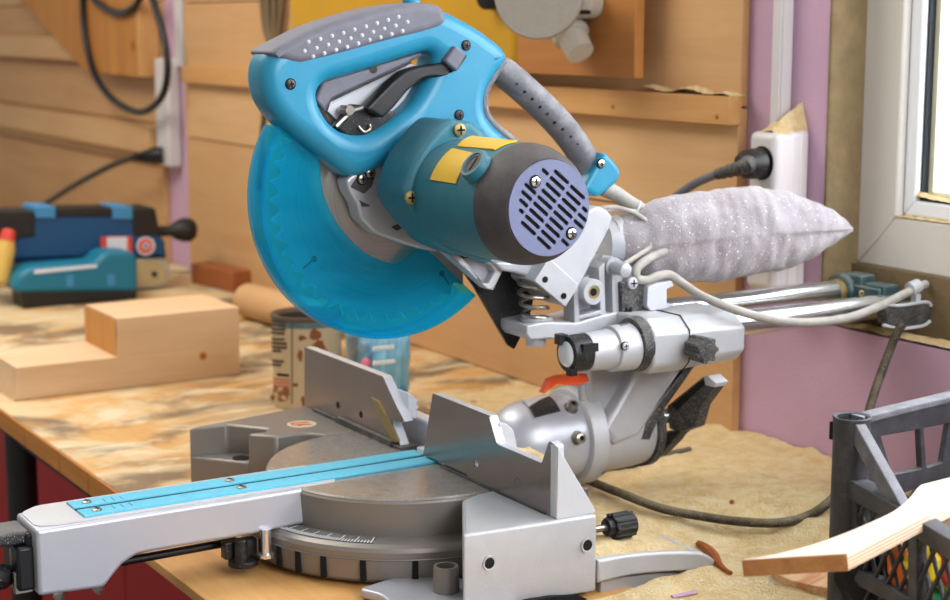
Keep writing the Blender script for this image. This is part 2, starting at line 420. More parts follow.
# ---- turntable with arm
tt = obj('turntable', lathe(B(), (0,0,.046), (0,0,1), [(0,.146),(.034,.149),(.037,.150),(.039,.148),(.039,.02)], 96), 'table_metal', saw, smooth=30)
bm = B(); lathe(bm, (0,0,.044), (0,0,1), [(0,.149),(.033,.1512),(.036,.1515),(.0385,.1495)], 96, cap=False)
obj('turntable_rim', bm, 'cast_dark', tt)
prof = [(37,527),(37.5,597),(104,588),(112,578),(122,565),(137,555),(180,547),(235,538),(262,533)]
top = [V((.042,-.13,ZT)), V((.042,-.424,ZT))]
poly = [V((.042,-.424,ZT))]+[P(a,b,'x',.042) for a,b in prof[1:]]+[V((.042,-.13,.047)), V((.042,-.13,ZT))]
poly[1].y = -.424
arm = obj('table_arm', plate([fil(poly,.004)], 'x', -.026, .042, .004), 'cast', saw)
pol2 = [V(p) for p in poly]
for p in pol2: p.y = max(p.y, -.396)
obj('arm_side', plate([pol2], 'x', -.042, -.024, .003), 'cast', arm)
obj('arm_top', plate([fil([V((.038,-.40,0)),V((.038,-.10,0)),V((-.038,-.10,0)),V((-.038,-.40,0)),V((-.022,-.420,0)),V((.030,-.421,0))],.008)], 'z', ZT-.001, ZT+.0008), 'cast_dusty', arm)
for s in (-1,1):
    kb = plate([[V((s*.0042,-.372,0)),V((s*.0042,.03,0)),V((s*.0285,.03,0)),V((s*.0285,-.372,0))]], 'z', ZT, ZT+.003, .001)
    k = obj('kerf_board', kb, 'kerf_blue', arm)
    for y in (-.355,-.20): 
        screw((s*.016,y,ZT+.0022), (0,0,1), .0052, k, 'steel', 'kerf_screw', True)
    bm = B()
    for i in range(3):
        box(bm, (s*.008 if s>0 else s*.020, -.338+i*.009, ZT+.003), (s*.020 if s>0 else s*.008, -.3372+i*.009, ZT+.0031))
    obj('kerf_marks', bm, 'print_dark', k)
bm = B(); box(bm, (-.0042,-.372,ZT+.0006), (.0042,.03,ZT+.0012)); obj('kerf_slot', bm, 'hole', arm)
# nose: lever, bracket, grip and lock rod
nose = obj('nose_bracket', box(box(B(), (-.020,-.440,.022), (.030,-.422,.066)), (-.024,-.430,.060), (.026,-.420,.078)), 'black_clean', saw, bevel=.003)
bm = B(); box(bm, (.004,-.4405,.020),(.010,-.424,.060)); box(bm, (.018,-.442,.018),(.024,-.424,.040)); obj('bracket_plate', bm, 'steel', nose, bevel=.001)
lv = [P(0,520,'x',0),P(22,530,'x',0),P(30,541,'x',0),P(30,548,'x',0),P(12,541,'x',0),P(-14,526,'x',0),P(-14,519,'x',0)]
lv = [V((0,-.424,.080)),V((0,-.424,.068)),V((0,-.445,.066)),V((0,-.50,.078)),V((0,-.50,.085)),V((0,-.452,.080))]
obj('lock_lever', plate([fil(lv,.004)], 'x', -.020, .022, .003), 'black_dusty', saw)
bm = B(); c = V((.004,-.44,.032)); lathe(bm, c, (0,-1,.06), [(0,.009),(.006,.0125),(.02,.0140),(.06,.0150),(.11,.0165),(.115,.013)], 24)
obj('mitre_grip', bm, 'black', saw)
bm = B(); cyl(bm, P(104,565,'x',0), P(236,541,'x',0), .0044, 14); cyl(bm, V((0,-.44,.040)), P(104,565,'x',0), .0044, 14)
rodp = obj('lock_rod', bm, 'black_clean', saw)
for a in ((60,596),(99,588)):
    p = P(*a,'x',.02); bm = B(); lathe(bm, p+V((0,0,.002)), (0,0,-1), [(-.004,.007),(.002,.007),(.006,.0045),(.009,.001)], 16); obj('stop_bolt', bm, 'chrome', arm)
# detent lug under the arm
p = P(243,548,'x',.03); bm = B(); box(bm, p+V((-.012,-.02,-.010)), p+V((.0,.016,.008))); cyl(bm, p+V((.006,-.005,-.014)), p+V((.006,-.005,.012)), .007); cyl(bm, p+V((.0,.0,-.012)), p+V((0,0,-.018)), .016)
obj('detent_lug', bm, 'black', saw, bevel=.001)
p = P(266,540,'x',.045); bm = B(); cyl(bm, p+V((0,0,-.014)), p+V((0,0,.012)), .0055); cyl(bm, p+V((0,0,-.018)), p+V((0,0,-.014)), .009); obj('detent_bolt', bm, 'chrome', saw)
# ---- fences
FY = .0225
lf = [(304.5,347),(382,376),(398,404),(403,422),(391,421),(398,441),(376,434),(345,420),(304.5,408)]
lf = [P(a,b,'y',FY) for a,b in [(304.5,347),(382,376.5),(395,405),(404,422),(391,421),(400,446),(352,430),(304.5,409)]]
lfe = obj('fence', plate([fil(lf,.0025)], 'y', FY+.0008, FY+.013, .0012), 'white_edge', saw)
obj('fence_face', plate([fil(lf,.0025)], 'y', FY, FY+.0012), 'fence_metal', lfe)
for a in ((338,405),(361,414.5)):
    p = P(*a,'y',FY); bm = B(); lathe(bm, p+V((0,.001,0)), (0,-1,0), [(0,.0042),(.0013,.0042)], 20); obj('fence_hole', bm, 'hole', lfe)
cap = [P(a,b,'y',FY-.001) for a,b in [(371,397),(378,401),(391,424),(399,441),(394,443),(384,424)]]
obj('fence_wedge', plate([cap], 'y', FY-.002, FY+.001), 'brass', lfe)
dg = [P(a,b,'y',FY-.001) for a,b in [(376,380),(379,381),(396,404),(402,421),(396,419),(389,404)]]
bm = B()
ep = P(399,416,'y',FY); prof = [(0,0),(.010,-.002),(.013,.004),(.010,.008),(.015,.011),(.011,.015),(.014,.020),(.006,.026),(0,.030)]
prism(bm, [V((ep.x-.036, FY+.012+a, ep.z-.004+b)) for a,b in prof], (.036,0,0)); obj('fence_profile', bm, 'white_edge', lfe, bevel=.001)
bm = B(); box(bm, (-.27,FY-.004,ZT), (-.04,FY+.02,ZT+.0035)); box(bm, (-.20,FY-.006,ZT), (-.06,FY+.0,ZT+.007)); obj('fence_seat', bm, 'black_dusty', lfe)
rfp = [(432.6,393.5),(489,416),(497,444.5),(541.5,463.5),(549,441),(554.7,446),(556.5,519),(510,497),(492,487),(491,490),(468,477),(466,472),(452,466),(423,455)]
q = [P(a,b,'y',FY) for a,b in rfp]
holes = [circ(P(476,463.5,'y',FY), .0042, 'y'), circ(P(517.5,481.5,'y',FY), .0042, 'y')]
rfe = obj('fence', plate([fil(q,.0022)]+holes, 'y', FY+.0008, FY+.011, .0012), 'white_edge', saw)
obj('fence_face', plate([fil(q,.0022)]+holes, 'y', FY, FY+.0012), 'fence_metal', rfe)
gx = .2718
gs = [P(a,b,'x',gx) for a,b in [(556,446),(594,507),(595.5,510),(595.5,517),(556.5,521.5)]]
gs[0].y = FY-.0002; gs[-1].y = FY-.0002; gs[-1].z = gs[-2].z = ZT
obj('fence_gusset', plate([fil(gs,.002)], 'x', gx-.012, gx, .001), 'white_edge', rfe)
g2 = [V((0,FY+.008,ZT)),V((0,FY+.008,ZT+.072)),V((0,FY+.016,ZT+.070)),V((0,FY+.026,ZT+.062)),V((0,FY+.030,ZT+.045)),V((0,FY+.032,ZT))]
x0 = P(494,440,'y',FY).x
obj('fence_gusset', plate([fil(g2,.004)], 'x', x0-.012, x0-.003, .001), 'white_edge', rfe)
bm = B(); box(bm, (-.02,FY+.006,ZT), (gx-.01,FY+.042,ZT+.008)); obj('fence_foot', bm, 'white_edge', rfe, bevel=.001)
bm = B(); box(bm, (.045,FY-.001,ZT+.0), (gx-.02,FY+.006,ZT+.002)); obj('fence_seat', bm, 'black_dusty', rfe)
p = P(583,492,'x',.255); bm = B(); cyl(bm, p+V((0,0,-.006)), p+V((0,.0,.004)), .006, 6); obj('fence_bolt', bm, 'chrome', rfe)
bm = B(); box(bm, (-.112,.052,.03), (.02,.072,.116)); obj('rear_block', bm, 'white_edge', saw, bevel=.004)
bm = B(); lathe(bm, (-.213,-.023,ZT), (0,0,1), [(0,.018),(.0006,.018)], 32); wst = obj('round_sticker', bm, 'can_paper', lwing)
bm = B()
for a, b in (((-.222,-.034),(-.216,-.012)),((-.214,-.036),(-.204,-.014)),((-.206,-.030),(-.209,-.020))): tube(bm, [V((a[0],a[1],ZT+.0008)),V((b[0],b[1],ZT+.0008))], .0009, 6, 0)
obj('sticker_marks', bm, 'sticker_red', wst)
# clamp knob behind the right wing
a, b = P(598,529,'x',.24), P(628,524,'x',.24); d = (b-a).normalized()
bm = B(); cyl(bm, a-d*.02, b, .0035, 12, 1); lathe(bm, a+d*.010, d, [(0,.009),(.006,.0095),(.006,.012),(.032,.0125),(.034,.010)], 18)
for k in range(9):
    an = k*2*math.pi/9; u, v, w = frame(d); cyl(bm, a+d*.016+(u*math.cos(an)+v*math.sin(an))*.012, a+d*.041+(u*math.cos(an)+v*math.sin(an))*.0122, .0022, 8)
obj('clamp_knob', bm, ['black','steel'], saw)
# ---- pivot: domed housing on an axis along y, stop plate, lever and bolts
bm = B(); ZP = .085
lathe(bm, (0,.122,ZP), (0,1,0), [(0,.012),(.003,.024),(.009,.034),(.020,.043),(.036,.0485),(.055,.0502),(.106,.0502)], 64)
piv = obj('bevel_housing', bm, 'cast', saw)
bm = B(); lathe(bm, (0,.218,ZP), (0,1,0), [(0,.0545),(.002,.0575),(.022,.0585),(.025,.056)], 64); obj('housing_flange', bm, 'cast_dusty', piv)
bm = B(); lathe(bm, (0,.24,ZP), (0,1,0), [(0,.049),(.05,.048),(.085,.046)], 48); obj('arm_hub', bm, 'cast_dusty', saw)
def onlathe(a, b, r):                                     # sight line to a cylinder about the pivot axis
    rr = ray(a,b); o = CAM; A = rr.x**2+rr.z**2; Bq = 2*(o.x*rr.x+(o.z-ZP)*rr.z); Cq = o.x**2+(o.z-ZP)**2-r*r
    t = (-Bq-math.sqrt(max(0,Bq*Bq-4*A*Cq)))/(2*A); return o+rr*t
sp = [onlathe(a,b,.0512) for a,b in [(530,407.5),(549,397),(560,411),(535.5,417)]]
def curved(corners, ctr, axis, r, th, n=8):               # 4-corner patch laid on a cylinder
    bm = B(); g = []
    ai = 'xyz'.index(axis)
    def cyc(p):
        o = [k for k in range(3) if k != ai]; return math.atan2(p[o[0]]-ctr[o[0]], p[o[1]]-ctr[o[1]]), p[ai]
    cs = [cyc(c) for c in corners]; cs = [(a+2*math.pi*round((cs[0][0]-a)/(2*math.pi)), h) for a, h in cs]
    def pt(u, v, rr):
        t = [ (1-u)*(1-v), u*(1-v), u*v, (1-u)*v ]
        an = sum(w*c[0] for w, c in zip(t, cs)); h = sum(w*c[1] for w, c in zip(t, cs))
        o = [k for k in range(3) if k != ai]; p = V((0,0,0)); p[ai] = h; p[o[0]] = ctr[o[0]]+math.sin(an)*rr; p[o[1]] = ctr[o[1]]+math.cos(an)*rr; return p
    top = [[bm.verts.new(pt(i/n,j/n,r+th)) for j in range(n+1)] for i in range(n+1)]
    bot = [[bm.verts.new(pt(i/n,j/n,r-th)) for j in range(n+1)] for i in range(n+1)]
    for i in range(n):
        for j in range(n):
            bm.faces.new((top[i][j],top[i+1][j],top[i+1][j+1],top[i][j+1])); bm.faces.new((bot[i][j],bot[i][j+1],bot[i+1][j+1],bot[i+1][j]))
        for a, b in ((0,0),(n,n)):
            bm.faces.new((top[i][a],top[i+1][a],bot[i+1][a],bot[i][a])); bm.faces.new((top[a][i],top[a][i+1],bot[a][i+1],bot[a][i]))
    return bm
sc = obj('bevel_scale', curved(sp, V((0,0,ZP)), 'y', .0512, .0012), 'black', piv); sc['label'] = 'black bevel angle scale plate'
sp2 = [onlathe(a,b,.0506) for a,b in [(522,400),(545,390),(550,396),(529,407)]]
obj('scale_window', curved(sp2, V((0,0,ZP)), 'y', .0506, .001), 'lens', piv)
for a in ((571,408),(577.5,438)):
    p = onlathe(*a,.0506); n = V((p.x,0,p.z-ZP)).normalized()
    bm = B(); lathe(bm, p-n*.004, n, [(0,.0085),(.004,.0085),(.004,.0065),(.012,.0065),(.013,.005)], 20); lathe(bm, p+n*.009, n, [(0,.003),(.0003,.003)], 6, 1)
    obj('stop_bolt', bm, ['steel','hole'], piv)
xl = .068
ol = [P(a,b,'x',xl) for a,b in [(541,393),(547.5,379),(556,375.5),(585,373),(587,380.5),(575,385),(555,383.5),(549,387)]]
lev = obj('stop_lever', plate([fil(ol,.0012)], 'x', xl-.005, xl+.005, .001), 'orange', saw); lev['label'] = 'orange bevel stop lever'
p = P(581,383,'x',xl); bm = B(); cyl(bm, p+V((-.004,.006,-.020)), p+V((0,0,.0)), .0048); obj('lever_stem', bm, 'cast', lev)
# ---- leaning arm from the pivot up to the slide housing
XA = .054
aw = [P(a,b,'x',XA) for a,b in [(652,345),(704,343),(653,416),(640,436),(615,446),(604,430)]]
arm2 = obj('support_arm', plate([fil(aw,.003)], 'x', -.015, XA, .006), 'cast_dusty', saw)
fw = [P(a,b,'x',XA-.018) for a,b in [(590,352),(648,345),(606,410),(590,420)]]
obj('arm_face', plate([fil(fw,.003)], 'x', -.015, XA-.018, .003), 'cast', arm2)
ds = [P(a,b,'x',XA-.006) for a,b in [(700,346),(710,345),(661,415),(650,440),(640,440),(650,417)]]
bm = B(); lathe(bm, (0,.318,ZP), (0,1,0), [(0,.0455),(.002,.050),(.012,.050),(.014,.046)], 48); obj('hub_ring', bm, 'black_dusty', saw)
obj('arm_edge', plate([ds], 'x', -.03, XA-.006, .002), 'black_dusty', arm2)
# wing lever behind the arm
wy = .345
hub = P(672,418,'y',wy)
bm = B(); lathe(bm, hub+V((-.01,-.03,0)), (.25,1,.1), [(0,.012),(.02,.012),(.022,.009),(.035,.009)], 24); 
wl = obj('bevel_lock_lever', bm, 'chrome', saw)
up = [P(a,b,'y',wy) for a,b in [(672,405),(708,376),(714,374.5),(722,382),(720,386),(706,405),(700,426),(686,431),(674,428)]]
obj('lever_wing', plate([fil(up,.002)], 'y', wy-.008, wy+.008, .002), 'black_dusty', wl)
ub = [P(a,b,'y',wy) for a,b in [(678,405),(709,378),(711,383),(683,409)]]
obj('wing_recess', plate([ub], 'y', wy-.0088, wy), 'hole', wl)
tp = [P(a,b,'y',wy) for a,b in [(710,376),(714.5,374.5),(722.5,382),(720,386.5),(712,384)]]
obj('wing_tip', plate([fil(tp,.001)], 'y', wy-.010, wy+.009, .001), 'clip_grey', wl)
dn = [P(a,b,'y',wy) for a,b in [(657,432),(666,431),(686,428),(678,440),(662,456),(656,448)]]
obj('lever_wing', plate([fil(dn,.002)], 'y', wy-.007, wy+.009, .003), 'black_dusty', wl)
# ---- slide housing, rods, end cap
RA, RB = .113, .049
def rod_z(a, b, x): return P(a,b,'x',x).z
za = P(790,317,'x',RA).z; zb = P(790,296,'x',RB).z
yA0, yA1 = .16, P(898,298,'x',RA).y; yB1 = P(842,290,'x',RB).y
bm = B(); cyl(bm, (RA,yA0+.05,za), (RA,yA1,za), .0148, 32); obj('slide_rod', bm, 'chrome', saw)
bm = B(); cyl(bm, (RB,.25,zb), (RB,yB1,zb), .0135, 32); obj('slide_rod', bm, 'chrome', saw)
bm = B(); cyl(bm, (RA-.02,.30,za-.008), (RA-.02,yA1-.02,za-.008), .012, 24); obj('slide_tube', bm, 'brass', saw)
yl = P(566,355,'x',RA).y
lens_c = V((RA, yl, P(568,354,'x',RA).z)); zc = lens_c.z
E0 = V((RA,yl,zc))
bm = B(); lathe(bm, E0, (0,1,0), [(0,.0155),(.001,.0195),(.012,.0205),(.026,.0205)], 40); 
box(bm, (RA+.006,yl-.004,zc-.0215), (RA+.016,yl+.004,zc-.014)); box(bm, (RA-.014,yl-.006,zc+.010), (RA-.002,yl+.004,zc+.021)); box(bm, (RA+.012,yl+.008,zc+.004),(RA+.0215,yl+.028,zc+.013))
ec = obj('rod_end_cap', bm, 'black', saw)
bm = B(); lathe(bm, E0+V((0,-.001,0)), (0,1,0), [(-.0035,.004),(-.003,.009),(-.001,.013),(.003,.0155)], 32); obj('lens', bm, 'lens', ec)
yk = P(609,350,'x',RA).y; ys = P(637,345,'x',RA).y; yb1 = P(730,330,'x',RA).y; ym = P(672,345,'x',RA).y
bm = B(); lathe(bm, (RA,yl+.024,zc), (0,1,0), [(0,.0195),(.0,.0215),(yk-yl-.024,.0225)], 40); obj('collar', bm, 'cast_dusty', saw)
bm = B(); lathe(bm, (RA,yk-.001,zc), (0,1,0), [(0,.022),(.002,.0255),(ys-yk-.008,.0265),(ys-yk-.006,.024)], 40); col = obj('collar', bm, 'cast_dusty', saw)
p = P(625,346,'x',RA+.024); screw(P(625,346,'x',RA+.0255), (1,0,.05), .004, col, 'cast_dusty', 'set_screw')
bm = B(); lathe(bm, (RA,ys-.012,zc+.002), (0,1,0), [(0,.022),(.002,.0295),(.014,.0315),(.016,.029)], 40); obj('felt_ring', bm, 'black_dusty', saw)
def oct_sec(y, x0, x1, z0, z1, c): return [V((x0,y,z0+c)),V((x0+c,y,z0)),V((x1-c,y,z0)),V((x1,y,z0+c)),V((x1,y,z1-c*1.2)),V((x1-c*1.5,y,z1)),V((x0+c,y,z1)),V((x0,y,z1-c))]
bm = B(); hx1 = RA+.031; hx0 = RB-.022
sec = [oct_sec(ys, hx0, hx1, zc-.030, zc+.032, .012), oct_sec(ym, hx0, hx1, zc-.030, zc+.031, .012), oct_sec(ym+.002, hx0, hx1-.001, zc-.029, zc+.030, .012), oct_sec(yb1-.004, hx0, hx1-.001, zc-.027, zc+.030, .013), oct_sec(yb1, hx0+.004, hx1-.006, zc-.022, zc+.025, .013)]
rr = [[bm.verts.new(p) for p in s] for s in sec]
for a, b in zip(rr, rr[1:]):
    for i in range(8): bm.faces.new((a[i],a[(i+1)%8],b[(i+1)%8],b[i]))
bm.faces.new(rr[0]); bm.faces.new(rr[-1][::-1])
hous = obj('slide_housing', bm, 'cast_dusty', saw, bevel=.003)
bm = B(); sc2 = oct_sec(0, hx0-.0004, hx1+.0005, zc-.0305, zc+.0322, .012); prism(bm, [p+V((0,ym-.0006,0)) for p in sc2], (0,.0012,0)); obj('housing_seam', bm, 'black_clean', hous)
k0 = P(690,346,'x',hx1); bm = B(); lathe(bm, k0+V((-.004,.0,0)), (1,.0,.02), [(0,.0055),(.012,.0055)], 16, 1)
lathe(bm, k0+V((.006,0,0)), (1,0,.02), [(0,.009),(.001,.0128),(.024,.0132),(.026,.0118)], 14)
for i in range(7):
    an = i*2*math.pi/7; cyl(bm, k0+V((.007,math.cos(an)*.0118,math.sin(an)*.0118)), k0+V((.0315,math.cos(an)*.0122,math.sin(an)*.0122)), .0032, 8)
obj('slide_lock_knob', bm, ['black_dusty','brass'], saw)
# rear end cap joining the rods, cable clip
ecx = (RA+RB)/2
bm = B(); lathe(bm, (RB,yB1-.006,zb), (0,1,0), [(0,.019),(.003,.022),(.03,.022),(.034,.019)], 32); box(bm, (RA-.030,yB1+.004,zb-.012), (RA+.004,yB1+.030,zb+.014))
box(bm, (RB,yB1+.000,zb-.012), (RA,yB1+.026,zb+.010))
box(bm, (RB-.004,yB1+.002,zb+.006), (RB+.030,yB1+.028,zb+.022))
rc = obj('rear_end_cap', bm, 'teal_dark', saw, bevel=.003)
bm = B(); lathe(bm, (RB,yB1-.014,zb), (0,1,0), [(0,.0138),(.002,.0155),(.010,.0158)], 32); obj('rod_bush', bm, 'brass', rc)
screw(P(861,293,'x',RA-.005), (1,-.3,.1), .004, rc, 'brass', 'cap_screw')
cx = .165; cl = [P(a,b,'x',cx) for a,b in [(886,306),(900,303),(928,302),(931,307),(931,322),(926,326),(904,329),(886,324)]]
cp = obj('cable_clip', plate([fil(cl,.004)], 'x', cx-.016, cx, .002), 'black_dusty', saw)
for pts in ([(884,304),(900,305.5),(926,302),(931,306)], [(883,325),(900,328.5),(922,326),(930,321)]):
    bm = B(); tube(bm, [P(a,b,'x',cx+.001) for a,b in pts], .0021, 8); obj('clip_wire', bm, 'clip_grey', cp)
# ---- saw head
HX0, HX1, HM = -.024, .032, .010
hp = [(256,80),(257,66),(261,56),(266,50),(283,40),(310,28),(342,17.5),(371,10),(400,5.5),(419,5),(434,9),(451,17),(478,33),(501,55),(487,78),(479,96),(481,116),(500,136),(520,152),(500,190),(440,184),(405,170),(388,165),(374,168),(358,175),(346,176),(336,172),(310,151),(290,135),(272,118),(260,99)]
hh = [(316,94),(323,83),(345,76),(374,67),(417,53.5),(426,53),(431,58),(428,72),(412,100),(396,115),(380,127),(366,134),(353,135),(339,131),(328,122),(319,108)]
body = obj('handle_body', plate([cr(px(hp,'x',HM),3,True), cr(px(hh,'x',.02),3,True)], 'x', HX0, HX1, .017, 6), 'handle_teal', saw, smooth=60)
gp = [(262.5,54),(268,47.5),(284,39),(310,26.3),(342,15.5),(371,8),(400,3.6),(419,3.2),(432,7),(437,16),(435,25),(420,32),(380,42),(340,53),(300,63),(288,64),(277,61)]
grip = obj('handle_grip', plate([cr(px(gp,'x',HM+.002),3,True)], 'x', HX0-.001, HX1+.0025, .009, 6), 'grip_grey', saw, smooth=60); grip['label'] = 'grey rubber grip'
bm = B()
R1 = [(308,42),(319.7,39),(331.5,36),(342.8,33),(354,29.6),(365.4,26.5),(376.5,23.3),(387.5,20),(398,17)]
R2 = [(304,51),(316,48),(327.6,44.7),(338.6,41.7),(350,38.5),(361.4,35.3),(372.6,32),(383.7,28.8),(395,25.7),(407,22)]
R3 = [(312.5,56.6),(323.8,53.3),(335.5,50),(346.6,47),(357.7,43.5),(369,40),(380,37.3),(391,34),(402,31)]
for i, row in enumerate((R1,R2,R3)):
    for a in row:
        p = P(*a,'x',HX1+.0012); lathe(bm, p, (1,0,.25), [(-.003,.0026),(.0012,.0024),(.0026,.0012)], 10)
obj('grip_dots', bm, 'clip_grey', grip)
bm = B(); cpt = [(497,66),(502,71),(520,86),(545,109),(566,132),(580,152),(586,168),(587,180)]
tube(bm, [P(a,b,'x',.006) for a,b in cpt], .0165, 20, 6, 0, lambda t: .80+.2*min(1,t*6))
ca = obj('carry_handle', bm, 'grip_dusty', saw, smooth=60); ca['label'] = 'grey rear carry handle'
bm = B(); tube(bm, [P(a,b,'x',.016) for a,b in [(503,60),(494,74),(487,86),(483.5,98),(485,113),(493,125),(510,139),(526,153)]], .0052, 12, 6); tube(bm, [P(a,b,'x',.0) for a,b in [(503,60),(494,74),(487,86),(483.5,98),(485,113),(493,125),(510,139),(526,153)]], .0052, 12, 6)
obj('handle_lip', bm, 'grip_dusty', ca, smooth=60)
bm = B()
c1 = [(288,283),(318,308),(348,337),(375,365),(403,393),(432,423),(461,452),(490,478),(518,505),(545,535)]
c2 = [(285,315),(315,345),(343,372),(373,402),(400,428),(428,460),(458,485),(487,513),(513,540)]
for r in (c1,c2):
    for a,b in r: p = P(440+a/3.75,b/3.75,'x',.0195 if r is c2 else .0125); lathe(bm, p, (1,0,.2), [(-.006,.0020),(.0025,.0016)], 8)
obj('grip_dots', bm, 'hole', ca)
eb = [(594,150),(607,163),(611,172),(607,181),(594,192),(586,196),(572,188),(580,174)]
ebo = obj('handle_end', plate([fil(px(eb,'x',HM),.006)], 'x', -.018, .032, .006, 4), 'handle_teal', saw, smooth=60)
for a in ((290.5,84),(466,45.5),(407.5,152),(459,115)): screw(P(*a,'x',HX1+.0002), (1,0,0), .0047, body, 'black_dusty', 'body_screw')
screw(P(601,163.5,'x',.0325), (1,0,0), .0047, ebo, 'chrome', 'body_screw')
bm = B(); a = P(411,6,'x',-.005); cyl(bm, a, a+V((0,0,.03)), .0095, 20); obj('stop_post', bm, 'handle_teal', saw)
tb = [(314,100),(321,82),(374,66),(420,52),(419,57),(405,64),(330,99),(324,112)]
tg = obj('trigger', plate([fil(px(tb,'x',.014),.003)], 'x', .004, .018, .003), 'grip_grey', saw)
ul = [(316,110),(324,100),(330,98),(408,61),(412,63),(330,102),(326,116),(330,124)]
obj('trigger_edge', plate([px(ul,'x',.014)], 'x', .004, .015), 'black_clean', tg)
bm = B(); lathe(bm, P(373.5,69.5,'x',.018), (1,0,0), [(0,.0042),(.0006,.0042)], 18); obj('trigger_hole', bm, 'sander_black', tg)
lv = [(454,46),(465,55),(455,71.5),(443,77),(427,77),(416.7,80),(403,91),(390,107),(378,118),(362,108),(366,104),(387,82.5),(400.5,71.5),(414,66.5),(427,65),(443,61)]
tl = obj('lockoff_lever', plate([fil(px(lv,'x',.022),.0025)], 'x', .012, .032, .003), 'black_clean', saw)
tt2 = [(454,45.5),(465.5,54.5),(455.5,72),(443,61.5)]
obj('lever_tab', plate([fil(px(tt2,'x',.036),.003)], 'x', .028, .040, .003), 'grip_grey', tl)
mb = [(334,127),(352,104),(361,105),(372,113),(393,111),(394,119),(378,130),(362,136),(345,136)]
mec = obj('lever_pivot', plate([fil(px(mb,'x',.012),.002)], 'x', .003, .018, .002), 'black', tl)
bm = B(); tube(bm, [P(a,b,'x',.020) for a,b in [(336,127),(345,118),(354,111),(364,108)]], .0032, 8); p = P(347.5,110,'x',.020); cyl(bm, p+V((-.01,0,0)), p+V((.006,0,0)), .0055, 6); tube(bm, [P(a,b,'x',.020) for a,b in [(358,126),(364,132),(370,129),(369,124)]], .0016, 8)
obj('lever_spring', bm, 'steel', tl)
gw = [(322,106),(346,84),(405,62),(414,65),(436,72),(420,126),(350,132)]
obj('upper_cover', plate([px(gw,'x',.002)], 'x', -.0015, .0025), 'guard_white', saw)
# ---- blade and guard
BC = V((0,-.012,.383)); BR = .140; NT_ = 44
out = []
for i in range(NT_):
    for f, r in ((0,BR),(.10,BR-.001),(.30,BR-.0085),(.55,BR-.0095),(.93,BR-.0015)):
        an = 2*math.pi*(i+f)/NT_; out.append(BC+V((0,-math.cos(an)*r, math.sin(an)*r)))
hol = circ(BC,.015,'x',24)
blade = obj('saw_blade', plate([out,hol], 'x', -.0055, -.0030), 'blade_steel', saw, smooth=20)
# keep the blade's own centre as its origin for the brushed finish
for v in blade.data.vertices: v.co -= BC
blade.location = BC; blade.data.update()
for k, an0 in enumerate((215,35,125,305)):
    an = math.radians(an0); c, s = math.cos(an), math.sin(an)
    bm = B(); mt = Matrix(((1,0,0,-.0029),(0,c,-s,0),(0,s,c,0),(0,0,0,1))); box(bm, (0,.112,-.0009), (.0006,.128,.0009), 0, mt); cyl(bm, mt@V((0,.112,0)), mt@V((.0006,.112,0)), .0034, 14)
    o = obj('expansion_slot', bm, 'hole', blade); o.location = (0,0,0)
bm = B(); lathe(bm, (-.003,0,0), (1,0,0), [(0,.036),(.003,.036),(.004,.034),(.004,.014),(.010,.013)], 40); o = obj('blade_flange', bm, 'steel', blade); o.location = (0,0,0)
GC = V((0,-.014,.383)); GR = .1557; gx1 = .012; gx0 = -.024
def ang(a, b, x): p = P(a,b,'x',x)-GC; return math.atan2(p.z, p.y)
a0 = math.radians(150); a1 = ang(477,297,gx1)+2*math.pi
arc = [GC+V((0,math.cos(a0+(a1-a0)*i/70)*GR, math.sin(a0+(a1-a0)*i/70)*GR)) for i in range(71)]
inn = cr([P(a,b,'x',gx1) for a,b in [(437,258),(428,250),(421,248),(412,253),(403,261),(395,264),(380,260),(366,253),(352,241),(338,224),(327,203),(322,185),(320,165),(315,148),(300,135)]],4)
arcin = [GC+V((0,math.cos(a0+(a1-a0)*i/70)*(GR-.004), math.sin(a0+(a1-a0)*i/70)*(GR-.004))) for i in range(71)]
gd = obj('blade_guard', plate([arc+inn], 'x', gx1-.0028, gx1, .001, 2), 'guard_teal', saw, smooth=30); gd['label'] = 'clear teal lower blade guard'
obj('guard_back', plate([arc+inn], 'x', gx0, gx0+.0028, .001, 2), 'guard_teal', gd, smooth=30)
bm = B(); rows = []
for i in range(91):
    an = a0+(a1-a0)*i/90; c, s = math.cos(an), math.sin(an)
    pr = [(gx1,GR-.004),(gx1-.001,GR-.001),(gx1-.005,GR+.0012),(gx0+.005,GR+.0012),(gx0+.001,GR-.001),(gx0,GR-.004),(gx0+.003,GR-.004),(gx0+.006,GR-.0018),(gx1-.006,GR-.0018),(gx1-.003,GR-.004)]
    rows.append([bm.verts.new((x, GC.y+c*r, GC.z+s*r)) for x, r in pr])
for p, q in zip(rows, rows[1:]):
    for k in range(10): bm.faces.new((p[k],p[(k+1)%10],q[(k+1)%10],q[k]))
bm.faces.new(rows[0]); bm.faces.new(rows[-1][::-1])
obj('guard_rim', bm, 'guard_teal', gd, smooth=50)
# ---- gear case and housing
gc = [(345,180),(352,174),(376,166),(396,160),(390,195),(440,243),(438,252),(420,249),(400,243),(375,234),(359,219),(356,204),(348,192)]
gcase = obj('gear_case', plate([fil(px(gc,'x',.020),.004)], 'x', -.002, .0225, .003), 'cast', saw)
bx = [(350,187),(356,178),(376,171),(372,186),(364,194)]
obj('case_recess', plate([fil(px(bx,'x',.0225),.002)], 'x', .021, .0228), 'cap_grey', gcase)
for a in ((362,179),(370,173)): screw(P(*a,'x',.023), (1,0,0), .0052, gcase, 'steel', 'case_screw')
for q in ([(359,200),(371,206),(362,207)], [(391,227),(401,222),(404,227),(397,231)]): obj('case_slot', plate([px(q,'x',.0226)], 'x', .020, .0227), 'cap_grey', gcase)
hs = [(446,118),(470,122),(500,150),(524,220),(485,264),(463,257),(444,253),(416,236),(378,196),(390,167),(404,168),(417,154)]
